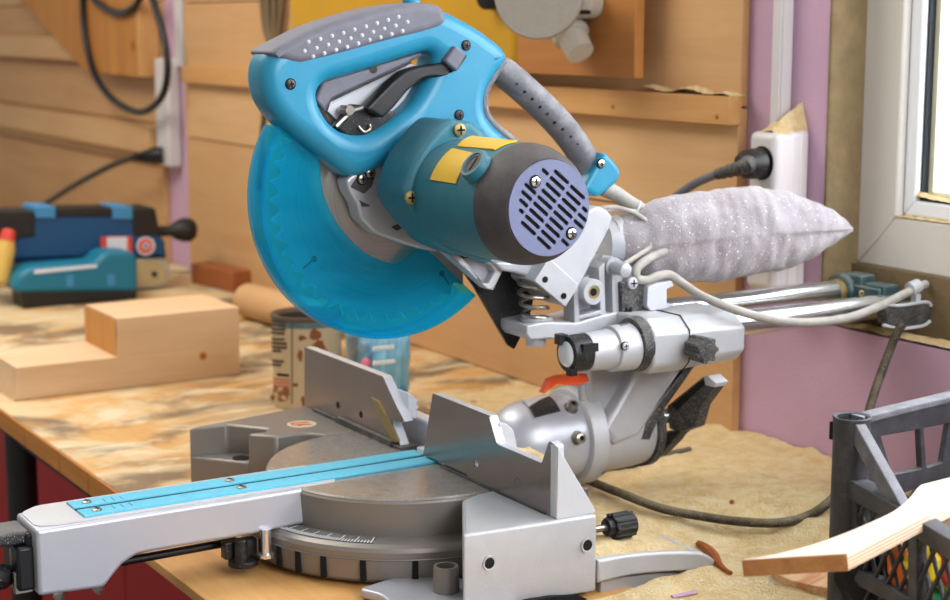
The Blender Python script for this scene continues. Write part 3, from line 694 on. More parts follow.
hous2 = obj('motor_flange', plate([fil(px(hs,'x',.050),.006)], 'x', .042, .058, .004), 'housing_teal', saw)
hf = [(448,119),(434,132),(421,149),(411,166),(402,192),(407,208),(421,226),(441,247),(462,256),(492,262),(524,220),(500,150),(472,122)]
obj('flange_front', plate([fil(px(hf,'x',.117),.008)], 'x', .055, .121, .007, 4), 'housing_teal', hous2, smooth=50)
MC = V((0,.002,.394))
bm = B(); lathe(bm, MC+V((.115,0,0)), (1,0,0), [(0,.0545),(.007,.0545),(.012,.0555),(.04,.0580),(.085,.0590),(.131,.0575)], 64)
motor = obj('motor_housing', bm, 'housing_teal', saw, smooth=40)
bm = B(); lathe(bm, MC+V((.242,0,0)), (1,0,0), [(0,.0570),(.002,.0588),(.012,.0580),(.026,.0545),(.036,.0495),(.041,.0462),(.041,.0450)], 64)
mcap = obj('motor_cap', bm, 'cap_grey', saw, smooth=40)
MXE = .283
E = V((MXE, MC.y, MC.z))
def epx(a, b): return P(a,b,'x',MXE)
# vent slots traced on the end face
def slot(p0, p1, w):
    d = (p1-p0).normalized(); n = V((0,-d.z,d.y)); o = []
    for c, s in ((p0,-1),(p1,1)):
        for k in range(7):
            t = math.pi*(k/6)-math.pi/2
            o.append(c + d*s*math.cos(t)*w + n*s*math.sin(t)*w)
    return o
def zz(a, b): return epx(460+a/5.9375, 130+b/5.9375)
sl = []
for k in range(-1, 9):                                    # slanted rows of slots, interrupted by ribs
    for j in range(-3, 6):
        run = []
        for t in range(13):
            q = (14+t*(71/12)); x = 520+(-24.5)*k+95*j+q; y = 270+38*k+90*j+q*.92
            ok = ((x-547)/200)**2+((y-462)/242)**2 < 1 and math.hypot(x-437,y-305) > 56 and math.hypot(x-652,y-612) > 56
            if ok: run.append((x,y))
        if len(run) > 2: sl.append((run[0],run[-1]))
cx0 = sum((zz(*a).y+zz(*b).y)/2 for a,b in sl)/len(sl); cz0 = sum((zz(*a).z+zz(*b).z)/2 for a,b in sl)/len(sl)
slots = [slot(zz(*a), zz(*b), .0019) for a,b in sl]
face = circ(E, .0452, 'x', 56)
face = [p for p in face]
ef = obj('vent_cover', plate([face]+slots, 'x', MXE+.0003, MXE+.0024), 'cap_face', mcap); ef['label'] = 'blue-grey slotted vent cover'
bm = B(); cyl(bm, E+V((-.001,0,0)), E+V((.0002,0,0)), .0445, 48); obj('vent_dark', bm, 'hole', mcap)
for a,b in ((437,305),(652,612)): screw(zz(a,b)+V((.0024,0,0)), (1,0,0), .0050, mcap, 'chrome', 'cap_screw')
def mpt(x, deg, r=.0606): t = math.radians(deg); return V((x, MC.y-math.sin(t)*r, MC.z+math.cos(t)*r))
yl_ = obj('warning_label', curved([mpt(.163,34),mpt(.211,37),mpt(.208,71),mpt(.159,71)], MC, 'x', .0592, .0008), 'yellow_label', motor); yl_['label'] = 'blank yellow label'
yt = obj('rating_label', curved([mpt(.150,2),mpt(.232,2),mpt(.232,28),mpt(.166,30)], MC, 'x', .0592, .0008), 'yellow_label', motor); yt['label'] = 'dusty yellow label on top'
n = V((0,-math.sin(math.radians(52)),math.cos(math.radians(52)))); pb = MC+V((.232,0,0))+n*.052
bm = B(); lathe(bm, pb, n, [(0,.0165),(.012,.016),(.0145,.0145),(.0145,.0115),(.0125,.011)], 32); bo = obj('brush_boss', bm, 'housing_teal', motor)
bm = B(); lathe(bm, pb+n*.0125, n, [(0,.011),(.001,.011),(.0012,.0085),(.0005,.008),(.0005,.004)], 32); box(bm, (-.007,-.001,.0), (.007,.001,.0008), 0, Matrix.Translation(pb+n*.0135)@n.to_track_quat('Z','X').to_matrix().to_4x4())
obj('brush_cap', bm, 'cap_grey', bo)
for a in ((459,130),(410.5,197.5)): screw(P(*a,'x',.1215), (1,0,0), .0072, hous2, 'brass', 'flange_screw', False)
# ---- swing arm casting, bracket, spring, deflector
sa = [(540,262),(560,225),(598,206),(607,210),(613,217),(611,226),(580,286),(566,307),(560,305),(535,282)]
sarm = obj('swing_arm', plate([fil(px(sa,'x',.070),.003)], 'x', .010, .070, .003), 'cast_dusty', saw)
hb = [(549,258),(579.5,285),(565.5,307),(534.5,281)]
hbo = obj('arm_block', plate([fil(px(hb,'x',.080),.0015)], 'x', .03, .080, .001), 'cast_dusty', sarm)
for a in ((545,279.5),(563.5,296)): bm = B(); lathe(bm, P(*a,'x',.080), (1,0,0), [(0,.0036),(.0008,.0036)], 18); obj('block_hole', bm, 'hole', hbo)
u2 = [(494,262),(520,262),(552,258),(536,283),(527,276),(515,273),(503,271)]
obj('arm_underside', plate([px(u2,'x',.060)], 'x', .02, .060, .003), 'cast', sarm)
lk = [(445,252),(468,250),(492,262),(503,270),(493,290),(487,289)]
lkh = [(462,257),(474,256),(492,266),(495,272),(488,284),(483,283)]
lb = obj('link_bracket', plate([fil(px(lk,'x',.052),.002), fil(px(lkh,'x',.052),.002)], 'x', .036, .052, .0015), 'cast_dusty', saw)
obj('bracket_web', plate([px(lk,'x',.040)], 'x', .034, .040), 'cast', lb)
screw(P(465,251,'x',.058), (1,0,0), .0066, lb, 'chrome', 'bracket_screw')
dfl = [(448,250),(474,286),(508,345),(514,349),(516,346),(529,320),(534,296),(520,268),(495,262)]
obj('dust_deflector', plate([px(dfl,'x',.020)], 'x', .016, .020), 'black', saw)
sx = .056; st = P(531,276,'x',sx); sb = P(536,322,'x',sx)
bm = B(); pts = []
for i in range(97):
    t = i/96; an = t*2*math.pi*4.6; c = st.lerp(sb,t); rr = .0125+.0035*math.sin(t*math.pi*.9+.3); pts.append(c+V((math.cos(an)*rr, math.sin(an)*rr, 0)))
tube(bm, pts, .0021, 10, 0); spg = obj('return_spring', bm, 'steel', saw)
bm = B(); lathe(bm, sb+V((0,0,-.014)), (0,0,1), [(0,.008),(.006,.010),(.008,.0165),(.018,.018),(.020,.0155),(.014,.013)], 32); lathe(bm, sb+V((0,0,-.026)), (0,0,1), [(0,.011),(.014,.011)], 24); obj('spring_cup', bm, 'cast', spg)
# carriage plate with webs
lg = [(527,326),(545,322),(577,323),(600,316),(640,307),(640,322),(600,331),(556,338.5),(531,340),(527,334)]
car = obj('carriage', plate([px(lg,'x',.074)], 'x', .010, .074, .002), 'cast_dusty', saw)
bw = [(574,325),(573,300),(583,282),(604,255),(618,258),(640,272),(641,318),(610,322)]
obj('carriage_wall', plate([px(bw,'x',.052)], 'x', .030, .052, .002), 'cast', car)
for q in ([(574,292),(579,288),(580,334),(575,336)], [(599,268),(605,262),(606,322),(601,324)], [(579,316),(602,310),(602,314),(579,320)], [(612,272),(622,270),(623,318),(613,320)]):
    obj('carriage_rib', plate([fil(px(q,'x',.072),.001)], 'x', .05, .072, .001), 'cast_dusty', car)
pc = P(593,292,'x',.080); bm = B(); lathe(bm, pc+V((-.03,0,0)), (1,0,0), [(0,.0140),(.03,.0148),(.032,.0135),(.032,.0078),(.030,.0075),(.030,.0046)], 36, cap=False)
pv = obj('pivot_boss', bm, 'cast_dusty', saw)
bm = B(); lathe(bm, pc+V((-.001,0,0)), (1,0,0), [(0,.0076),(.002,.0076),(.002,.0046),(-.01,.0044)], 24); obj('pivot_bearing', bm, 'brass', pv)
bm = B(); lathe(bm, pc+V((-.004,0,0)), (1,0,0), [(0,.0045),(.0057,.0044)], 18); obj('pivot_hole', bm, 'hole', pv)
p0, p1 = P(606,264,'x',.055), P(626,270.5,'x',.09); bm = B(); lathe(bm, p0, p1-p0, [(0,.010),(.012,.010),(.012,.006),(.018,.006),(.018,.0075),((p1-p0).length,.0078),((p1-p0).length+.001,.006)], 24); obj('pivot_pin', bm, 'cast_dusty', saw)
bb = [(621,282),(647,280),(662,283),(663,288),(648,291),(648,305),(641,313),(622,313)]
bbo = obj('stop_bracket', plate([fil(px(bb,'x',.078),.002)], 'x', .06, .078, .002), 'black_dusty', saw)
screw(P(632,283,'x',.0785), (1,0,0), .0070, bbo, 'clip_grey', 'bracket_screw', False); screw(P(629,309,'x',.0785), (1,0,0), .0048, bbo, 'black', 'bracket_screw', False)
cw = [(648,287),(655,284),(672,281),(674,286),(667,289),(667,303),(674,305),(665,309),(651,311),(647,306)]
obj('stop_clip', plate([fil(px(cw,'x',.086),.0012)], 'x', .070, .086, .001), 'clip_grey', bbo)
# ---- dust bag
NB, NR = 44, 56
A0, A1 = P(612,240,'x',.02), P(852,221,'x',.095)
prof = [(0,.027,.027),(.06,.034,.034),(.14,.044,.042),(.22,.052,.05),(.32,.055,.052),(.45,.055,.054),(.58,.053,.052),(.70,.047,.045),(.80,.039,.036),(.90,.026,.022),(.96,.014,.011),(1,.003,.003)]
def pr(t):
    for a, b in zip(prof, prof[1:]):
        if t <= b[0]: k = (t-a[0])/(b[0]-a[0]); k = k*k*(3-2*k)*.5+k*.5; return a[1]+(b[1]-a[1])*k, a[2]+(b[2]-a[2])*k
    return prof[-1][1:]
bd = (A1-A0).normalized(); bu = bd.cross(Z).normalized(); bv = bu.cross(bd)
bm = B(); rings = []
for i in range(NB*3+1):
    t = i/(NB*3); up_, dn_ = pr(t); c = A0.lerp(A1,t) + bv*(.006*math.sin(t*math.pi) - (.010 if t > .1 else .1*t))
    ring = []
    for k in range(NR*2):
        an = math.pi*k/NR; cc, ss = math.cos(an), math.sin(an)
        rr = (up_ if ss > 0 else dn_)
        q = c + bu*cc*rr*.92 + bv*ss*rr
        w = math.sin(t*math.pi)**.5 if t > 0 else 0
        seam = math.exp(-((an if an < math.pi else an-2*math.pi)+.12)**2*30)
        pk = .5+.5*math.sin(t*75+3*noise.noise(V((t*6,an,0))))
        d = w*(.005*noise.noise(V((t*6, cc*1.5, ss*1.5))) + .0022*noise.noise(V((t*26, cc*1.6+t*6, ss*1.6))) + .0007*noise.noise(V((t*70,cc*6,ss*6))) - .0022*seam*pk - .004*pk*math.exp(-(((an if an < math.pi else an-2*math.pi)+.5)/.45)**2)*noise.noise(V((t*14,3,1))))
        ring.append(bm.verts.new(q + (bu*cc+bv*ss)*d))
    rings.append(ring)
n = NR*2
for a, b in zip(rings, rings[1:]):
    for k in range(n): bm.faces.new((a[k],a[(k+1)%n],b[(k+1)%n],b[k]))
bm.faces.new(rings[0][::-1]); bm.faces.new(rings[-1])
bag = obj('dust_bag', bm, 'bag_cloth', saw, smooth=70); bag['label'] = 'grey cloth dust bag'
bm = B(); c0 = P(604,242,'x',.015); lathe(bm, c0, bd, [(0,.026),(.012,.030),(.020,.0305),(.022,.026)], 40); obj('bag_collar', bm, 'clip_grey', bag)
bm = B(); tube(bm, [c0+bd*.0235+bu*math.cos(a*.2618)*.0285+bv*math.sin(a*.2618)*.0285 for a in range(25)], .0012, 8, 2); obj('bag_stitching', bm, 'black_dusty', bag)
# ---- cords of the saw
def wz(pts): return [P(a,b,'x',c) for a,b,c in pts]
bm = B(); tube(bm, wz([(604,188,.01),(616,194,.014),(628,202,.02),(640,209,.026),(646,213,.03)]), .0098, 16, 5, 0, lambda t: 1-.25*t); slv = obj('cord_sleeve', bm, 'cord_dusty', saw)
bm = B()
for a in ((634,207,.023),(643,212.5,.028)):
    p = P(*a[:2],'x',a[2]); lathe(bm, p, V((.25,.8,-.5)), [(0,.0085),(.001,.0105),(.003,.0105),(.004,.0085)], 20)
obj('sleeve_band', bm, 'clip_grey', slv)
bm = B(); tube(bm, wz([(644,212,.03),(656,216,.04),(668,224,.055),(675,236,.062),(668,249,.066),(652,257,.07),(641,264,.074),(636,271,.076),(638,279,.078),(648,280,.08),(658,276,.08),(670,275,.08),(682,283,.082),(700,295,.108),(725,306,.135),(760,317,.150),(800,322.5,.158),(845,318.5,.162),(880,306,.163),(902,295,.163),(918,287.5,.16),(926,284,.158)]), .0052, 12, 6)
cord = obj('power_cord', bm, 'cord_dusty', saw); cord['label'] = 'pale dusty cord'
bm = B(); tube(bm, wz([(588,211,.02),(604,208,.03),(618,208,.035),(634,213,.04),(648,223,.05),(655,236,.058),(650,247,.062),(634,258,.066),(618,268,.07)]), .0030, 10, 5); tube(bm, wz([(588,213.5,.02),(604,211,.03),(622,210,.034),(638,212,.03)]), .0028, 10, 5)
obj('signal_wire', bm, 'cord_dusty', saw)
bm = B(); p = P(914,289,'x',.161); lathe(bm, p-V((0,.008,0)), V((0,1,.25)), [(0,.0062),(.001,.0085),(.015,.0085),(.016,.0062)], 20); box(bm, p+V((-.004,.0,-.018)), p+V((.004,.008,-.006))); obj('cord_tie', bm, 'clip_grey', cord)
# ================================================================== THE SETTING
YW = .594; YP = .580; ZF = -.86
XJ = P(828,150,'y',YW).x                                # left jamb of the window recess
ZL = .188                                                # ledge of the insulation under the window
bm = B()
box(bm, (-5.2,YW,ZF), (XJ,.70,1.75)); box(bm, (XJ,YW,ZF), (2.4,.70,ZL)); box(bm, (XJ,YW,1.25), (2.4,.70,1.75)); box(bm, (1.25,YW,ZL), (2.4,.70,1.25))
struct('wall_rear', bm, 'lilac')
bm = B(); box(bm, (XJ-.002,YW+.001,ZL), (XJ+.0015,.652,1.25)); box(bm, (XJ-.003,YW-.0012,ZL+.0), (XJ+.001,YW+.004,1.25))
# ragged cut edge of the insulation board
o = struct('trim_1', bm, 'foam_cut')
bm = B(); box(bm, (XJ,.64,ZL-.002), (1.25,.70,ZL+.075)); struct('trim_2', bm, 'foam_cut')
bm = B(); box(bm, (-5.2,-1.9,ZF-.05), (2.4,.70,ZF)); struct('floor', bm, 'floor')
# plywood cladding, board by board (part of the wall)
def zy(a, b, y=YP): return P(a,b,'y',y).z
xr = P(739,150,'y',YP).x; xl2 = P(187,150,'y',YP).x; xg = P(163,150,'y',YP).x
levels = [ZB, zy(187,200), zy(187,137), zy(187,60), .62, .98, 1.4]
tn = 3
def panel(x0, x1, z0, z1, y0, m):
    global tn
    bm = B(); box(bm, (x0,y0,z0), (x1,YW-.0005,z1)); s = struct('trim_%d' % tn, bm, m, bevel=.0015); tn += 1; return s
def col2(x0, x1, lv, ys):
    for i, (a, b) in enumerate(zip(lv, lv[1:])): panel(x0, x1, a+.0012, b-.0012, YP+ys[i%len(ys)], ['ply_wall','ply_wall_light','ply_wall'][i%3])
zr = zy(640,82)
col2(xl2, xr, [ZB, zy(187,137), zy(187,72), zr+.13, .98, 1.5], [0,-.002,.0])
col2(-5.1, xg, [ZB, zy(75,150), zy(75,112), zy(75,64), .62, .98, 1.5], [0,.004,0,.003])
# window
FX0, FZ0, FY0 = XJ-.001, .262, .650; FX1, FZ1 = 1.22, 1.24; fwid = .066
win = None
def ring_part(name, x0, z0, x1, z1, w, y0, y1, m, parent, c=.003):
    for pts in ([(x0,z0),(x0+w,z0+w),(x0+w,z1-w),(x0,z1)], [(x0,z0),(x1,z0),(x1-w,z0+w),(x0+w,z0+w)], [(x1,z0),(x1,z1),(x1-w,z1-w),(x1-w,z0+w)], [(x0,z1),(x0+w,z1-w),(x1-w,z1-w),(x1,z1)]):
        bm = B(); prism(bm, [V((x,y0,z)) for x,z in pts], (0,y1-y0,0)); o = obj(name, bm, m, parent, bevel=c)
win = link(bpy.data.objects.new('window_1', None)); win['kind'] = 'structure'; win.location = (FX0,FY0,FZ0); WLOC['window_1'] = V((FX0,FY0,FZ0))
ring_part('window_frame', FX0, FZ0, FX1, FZ1, fwid, FY0, FY0+.05, 'pvc', win)
ring_part('window_sash', FX0+fwid+.001, FZ0+fwid+.001, FX1-fwid-.001, FZ1-fwid-.001, .020, FY0+.010, FY0+.055, 'pvc_bright', win)
i0 = fwid+.021
ring_part('window_gasket', FX0+i0, FZ0+i0, FX1-i0, FZ1-i0, .0035, FY0+.018, FY0+.05, 'gasket', win, .0005)
ring_part('glazing_spacer', FX0+i0+.0035, FZ0+i0+.0035, FX1-i0-.0035, FZ1-i0-.0035, .008, FY0+.028, FY0+.045, 'cream', win, .0005)
m_, nt_, b_ = newmat('glass'); b_.inputs['Transmission Weight'].default_value = 1; b_.inputs['Roughness'].default_value = 0; b_.inputs['IOR'].default_value = 1.05; b_.inputs['Base Color'].default_value = (1,1,1,1)
bm = B(); box(bm, (FX0+i0,FY0+.030,FZ0+i0), (FX1-i0,FY0+.033,FZ1-i0)); obj('window_pane', bm, 'glass', win, smooth=0)
SASH = (FX0+fwid+.003, FZ0+fwid+.021)
# ================================================================== BENCH
yb = P(60,450,'z',ZB).y
bench = thing('workbench', 'long wooden workbench with stained sawdusty top and black steel legs', 'workbench', (0,.18,ZF))
bm = B(); box(bm, (-4.2,yb,ZB-.028), (1.5,YW-.002,ZB)); obj('bench_top', bm, 'bench', bench, bevel=.001)
xs = [-4.2,P(27,440,'y',yb).x,P(62,460,'y',yb).x,P(91,482,'y',yb).x,.4,1.5]
for a, b in zip(xs, xs[1:]):
    bm = B(); box(bm, (a+.0008,yb-.004,ZB-.030), (b-.0008,yb,ZB-.0006)); obj('edge_strip', bm, 'bench_edge', bench, bevel=.001)
lx = P(21,460,'y',yb+.05)
for x in (lx.x, lx.x+1.9):
    for y in (yb+.05, YW-.12):
        bm = B(); cyl(bm, (x,y,ZF), (x,y,ZB-.03), .024 if y < 0 else .02, 24); obj('leg', bm, 'black_frame', bench)
for y in (yb+.055, YW-.12): bm = B(); box(bm, (lx.x-1.0,y-.015,ZB-.075), (lx.x+2.2,y+.015,ZB-.029)); obj('rail', bm, 'black_frame', bench)
for x in (lx.x,): 
    bm = B(); box(bm, (x+.03,yb+.10,ZB-.105), (x+.60,yb+.13,ZB-.076)); obj('stretcher', bm, 'black_frame', bench)
# red cabinet below
rc_ = thing('red_cabinet', 'red sheet metal cabinet standing in the shade under the workbench', 'cabinet', (-.6,.2,ZF))
bm = B(); box(bm, (-3.2,.06,ZF+.001), (.6,.54,ZB-.14)); obj('cabinet_body', bm, 'red_paint', rc_, bevel=.004)
xd = P(127,580,'y',.05).x
for a, b in ((-3.19,xd-.9),(xd-.895,xd),(xd+.006,.59)):
    bm = B(); box(bm, (a,.045,ZF+.03), (b,.0599,ZB-.15)); obj('cabinet_door', bm, 'red_paint', rc_, bevel=.004)
# board under the saw
sb_ = obj('base_board', plate([[V((-.325,-.270,0)),V((.335,-.270,0)),V((.335,.115,0)),V((-.325,.115,0))]], 'z', ZB+.0004, -.0004, .001), 'saw_board')
tag(sb_, 'pale wooden board lying under the mitre saw, sticking out over the bench front', 'board')
# ================================================================== SAWDUST
def ss(a, b, x): t = max(0, min(1, (x-a)/(b-a))); return t*t*(3-2*t)
def dust_h(x, y):
    n1 = noise.noise(V((x*7,y*7,3))); n2 = noise.noise(V((x*22,y*22,9))); n3 = noise.noise(V((x*70,y*70,1)))
    a = ss(-.75,-.05,x); f = ss(.03,.22,y) if x < .28 else ss(-.35,.12,y)
    t = a*f*(.022+.010*n1) + a*.012*math.exp(-((y-.62)/.13)**2)*(1+.5*n1) + .018*math.exp(-((x-.16)/.22)**2-((y-.46)/.09)**2)
    t += a*f*(.006*n2+.0035*n3) - .0025 + (.002*n2+.0012*n3)*(1-a)
    t *= 1
    if x < .30: t -= .03*ss(.30,.27,x)*ss(.14,.08,y)
    t -= .02*ss(-.9,-1.25,x)
    return ZB + t
bm = B(); nx, ny = 300, 92; gx_ = [(-1.25+2.5*i/nx) for i in range(nx+1)]; gy_ = [(-.20+.792*j/ny) for j in range(ny+1)]
gv = [[bm.verts.new((x,y,dust_h(x,y))) for y in gy_] for x in gx_]
for i in range(nx):
    for j in range(ny):
        q = (gv[i][j],gv[i+1][j],gv[i+1][j+1],gv[i][j+1])
        if max(v.co.z for v in q) > ZB-.001: bm.faces.new(q)
bmesh.ops.delete(bm, geom=[v for v in bm.verts if not v.link_faces], context='VERTS')
sd = obj('sawdust', bm, 'sawdust', smooth=180); tag(sd, 'thick drift of tan sawdust covering the bench behind and beside the saw', 'sawdust', None, 'stuff')
def heap(name, pts_fn, nx, ny, label, m='sawdust_pale'):
    bm = B(); g_ = [[bm.verts.new(pts_fn(i/nx,j/ny)) for j in range(ny+1)] for i in range(nx+1)]
    for i in range(nx):
        for j in range(ny): bm.faces.new((g_[i][j],g_[i+1][j],g_[i+1][j+1],g_[i][j+1]))
    o = obj(name, bm, m, smooth=180); return tag(o, label, 'sawdust', None, 'stuff')
def nz(p, s): return noise.noise(V(p)*s)
# ledge under the window
heap('ledge_sawdust', lambda u, v: V((XJ+.012+u*.42, YW+.001+v*.048, ZL+.0005+.010*math.sin(math.pi*min(1,v*1.0+.15))*(.6+.5*nz((u*20,v*3,0),1)))), 60, 12, 'line of sawdust lying on the purple insulation ledge under the window')
heap('sash_sawdust', lambda u, v: V((SASH[0]+u*.30, FY0+.0105+v*.018, SASH[1]+.0004+.016*math.sin(math.pi*(.2+.5*v))*(math.exp(-u*9)+.25*(1-u))*(.8+.4*nz((u*30,v*2,3),1)))), 50, 8, 'small drift of pale sawdust in the lower corner of the window sash')
heap('frame_sawdust', lambda u, v: V((FX0+fwid-.004+u*.34, FY0-.001+v*.011, FZ0+fwid-.0006+.005*math.sin(math.pi*(.1+.8*v))*(.6+.6*nz((u*40,v,6),1)))), 60, 6, 'thin line of sawdust along the lower window frame joint')
# sawdust between fence and housing
fx0, fx1 = P(499,440,'y',.05).x, P(552,470,'y',.05).x
def ff(u, v):
    x = fx0+u*(.235-fx0); y = .036+v*.045
    e = min(1,4*min(u,1-u)+.0)*min(1,4*(1-v))
    return V((x, y, ZT-.012+e*(.058-.018*u+.006*nz((x*60,y*60,2),1))))
heap('fence_sawdust', ff, 30, 18, 'small heap of sawdust caught behind the right saw fence')
ftop = [P(a,b,'x',.277) for a,b in [(598,561),(625,555.5),(660,552.5),(690,552)]]
def fz(y):
    for a, b in zip(ftop, ftop[1:]):
        if y <= b.y or b is ftop[-1]: return a.z+(b.z-a.z)*max(0,min(1,(y-a.y)/(b.y-a.y)))
heap('foot_sawdust', lambda u, v: V((.207+u*.066, ftop[0].y+.004+v*(ftop[-1].y-ftop[0].y), fz(ftop[0].y+v*(ftop[-1].y-ftop[0].y))+.0003+.010*math.sin(math.pi*u)*math.sin(math.pi*min(1,.25+.75*v))*(.8+.4*nz((u*6,v*9,4),1)))), 16, 30, 'layer of sawdust lying on the rear foot of the saw')
# ================================================================== ON THE BENCH
def body_x(a, b): return P(a,b,'z',ZB).x
# notched block of pine
xk = body_x(110,390)
kp = [P(a,b,'x',xk) for a,b in [(14,402.5),(240,373),(239,306),(117,320),(117,357),(16,368)]]
kz = (kp[0].z+kp[1].z)/2
for p in kp: p.z += ZB-kz+.0006
kp[0].z = kp[1].z = ZB+.0006; kp[2].z = kp[3].z = (kp[2].z+kp[3].z)/2; kp[4].z = kp[5].z = (kp[4].z+kp[5].z)/2
nb = thing('notched_timber_block', 'pale pine block with a step cut out of its left half on bench', 'wood block', (xk-.08,(kp[0].y+kp[1].y)/2,ZB))
obj('block', plate([kp], 'x', xk-.158, xk, .0015), 'pine', nb)
cut = [V((0,kp[4].y-.0004,kp[4].z+.001)), V((0,kp[4].y-.0004,kp[3].z-.001))]
bm = B(); box(bm, (xk-.156,kp[4].y-.0006,kp[4].z), (xk-.002,kp[4].y,kp[3].z-.002)); co_ = obj('cut_face', bm, 'pine_cut', nb); co_['label'] = 'darker sawn end grain'
bm = B(); lathe(bm, P(203,356,'x',xk), (1,0,0), [(0,.0072),(.0004,.0068)], 20); lathe(bm, P(203,356,'x',xk+.0004), (1,0,0), [(0,.004),(.0003,.0036)], 16, 1); obj('knot', bm, ['pine_cut','bark'], nb)
# belt sander
xs_ = body_x(156,290)
st_ = thing('belt_sander', 'dark blue and black belt sander lying on the bench by the wall', 'belt sander', (xs_-.06,P(90,285,'x',xs_).y,ZB))
def sp_(name, pts, m, par, x0, x1, bev=.004, r=.008): return obj(name, plate([fil(px(pts,'x',xs_),r)], 'x', xs_+x0, xs_+x1, bev), m, par)
sbd = sp_('sander_body', [(-40,212),(8,213),(152,209),(158,222),(160,236),(166,240),(168,260),(12,262),(-10,268),(-40,262)], 'sander_blue', st_, -.10, 0, .012)
sp_('motor_cover', [(132,209),(155,207.5),(160,235),(133,236)], 'sander_black', st_, -.09, .004)
sp_('rear_cover', [(-40,211),(35,211),(35,236),(18,238),(10,250),(-40,250)], 'sander_black', st_, -.09, .004)
sp_('top_rail', [(35,209),(132,207.5),(132,217),(35,217)], 'sander_black', st_, -.09, .002, .003, .003)
for q in ([(35,206.5),(55,206.5),(55,218),(35,218)], [(112,206.5),(132,206.5),(132,219),(112,219)]): sp_('strap', q, 'sander_lightblue', st_, -.092, .005, .002, .002)
sk = sp_('warning_sticker', [(100,236.5),(131,236),(131,254),(100,254)], 'sticker_red', st_, .004, .007, .0005, .001)
sp_('sticker_text', [(106,237),(126,236.5),(126,254),(106,254)], 'sticker_white', sk, .006, .0085, .0005, .001)
bm = B(); lathe(bm, P(145.5,246,'x',xs_+.004), (1,0,0), [(0,.0205),(.003,.0205)], 28, 1); lathe(bm, P(145.5,246,'x',xs_+.007), (1,0,0), [(0,.0165),(.001,.0165)], 28, 0); lathe(bm, P(146,246,'x',xs_+.008), (1,0,0), [(0,.008),(.001,.008)], 20, 1); lathe(bm, P(146,246,'x',xs_+.009), (1,0,0), [(0,.0045),(.001,.0045)], 16, 2)
obj('round_badge', bm, ['sticker_red','sticker_white','sander_blue'], st_)
bl = px([(20,262),(160,256),(169,262),(171,274),(168,284),(158,289),(20,292),(12,285),(12,270)],'x',xs_); zmn = min(p.z for p in bl)
for p in bl: p.z = max(ZB+.0005, p.z)
be_ = obj('sanding_belt', plate([rnd(bl)], 'x', xs_-.09, xs_-.004, .002), 'silver', st_)
obj('belt_cover', plate([rnd(px([(128,260),(156,260),(165,266),(167,274),(163,283),(152,286),(128,286)],'x',xs_))], 'x', xs_-.006, xs_+.002, .002), 'belt_tan', st_)
bm = B(); lathe(bm, P(154,274,'x',xs_+.002), (1,0,0), [(0,.006),(.004,.006)], 16); obj('roller_bolt', bm, 'sander_black', st_)
bm = B(); k0 = P(166,231,'x',xs_-.04); lathe(bm, k0, P(200,229,'x',xs_-.04)-k0, [(-.02,.012),(.01,.012),(.022,.020),(.04,.027),(.055,.027),(.066,.020),(.072,.006)], 28); obj('front_knob', bm, 'sander_black', st_)
# small teal sander in front
xt = body_x(85,304); 
td = thing('palm_sander', 'teal palm sander with a black base standing before the belt sander', 'palm sander', (xt-.04,P(80,300,'x',xt).y,ZB))
tb_ = px([(17,293),(14,286),(20,274),(32,267),(96,262),(103,254),(110,251.5),(133,252),(138,258),(138.5,292)],'x',xt)
obj('tool_body', plate([fil(tb_,.010)], 'x', xt-.085, xt, .010, 5), 'tool_teal', td)
bp_ = px([(22,292),(138,290),(138,303),(24,306)],'x',xt); bp_[2].z = bp_[3].z = ZB+.0006
obj('tool_base', plate([fil(bp_,.004)], 'x', xt-.08, xt-.004, .003), 'sander_black', td)
obj('tool_stripe', plate([fil(px([(34,270),(97,264.5),(97,267.5),(34,274)],'x',xt),.002)], 'x', xt-.07, xt+.001, .0005), 'sticker_white', td)
for a in ((70,281),(111,280)): bm = B(); p = P(*a,'x',xt); box(bm, p+V((0,-.008,-.012)), p+V((.0008,.008,.012))); obj('mould_mark', bm, 'sander_lightblue', td)
# yellow handled tool at the left edge
yx = xs_+.035
yt_ = thing('hand_tool', 'hand tool with yellow grip and red cap at the left photo edge', 'hand tool', (yx,P(2,272,'x',yx).y,ZB))
a_, b_2 = P(7,240,'x',yx), P(-1,285,'x',yx); b_2.z = max(b_2.z, ZB+.021)
bm = B(); lathe(bm, b_2, a_-b_2, [(0,.012),(.01,.020),((a_-b_2).length*.8,.020),((a_-b_2).length,.016)], 20); obj('grip', bm, 'belt_yellow', yt_)
bm = B(); lathe(bm, a_, a_-b_2, [(0,.017),(.02,.014),(.024,.006)], 20); obj('cap', bm, 'sticker_red', yt_)
# paint can
cc = P(308,403.5,'z',ZB); CR, CH = .0525, .142
can = thing('paint_can', 'rusty open paint can with a stained paper label behind left fence', 'paint can', tuple(cc))
bm = B(); lathe(bm, cc+V((0,0,.0005)), (0,0,1), [(0,CR-.001),(.002,CR),(CH-.008,CR),(CH-.006,CR+.001)], 160, cap=False); lathe(bm, cc+V((0,0,.001)), (0,0,1), [(0,CR-.002),(.001,CR-.002)], 48)
cb = obj('can_body', bm, 'can_paper', can)
bm = B(); lathe(bm, cc+V((0,0,CH-.016)), (0,0,1), [(0,CR+.0004),(.010,CR+.0004)], 48, cap=False); obj('can_band', bm, 'can_band', cb)
bm = B(); lathe(bm, cc+V((0,0,CH-.007)), (0,0,1), [(0,CR),(.002,CR+.0025),(.007,CR+.0025),(.008,CR),(.006,CR-.006),(.002,CR-.010),(-.002,CR-.010),(-.06,CR-.006)], 48, cap=False); obj('can_rim', bm, 'can_rust', can)
bm = B(); cyl(bm, cc+V((0,0,.05)), cc+V((0,0,.086)), CR-.004, 40); obj('can_contents', bm, 'hole', can)
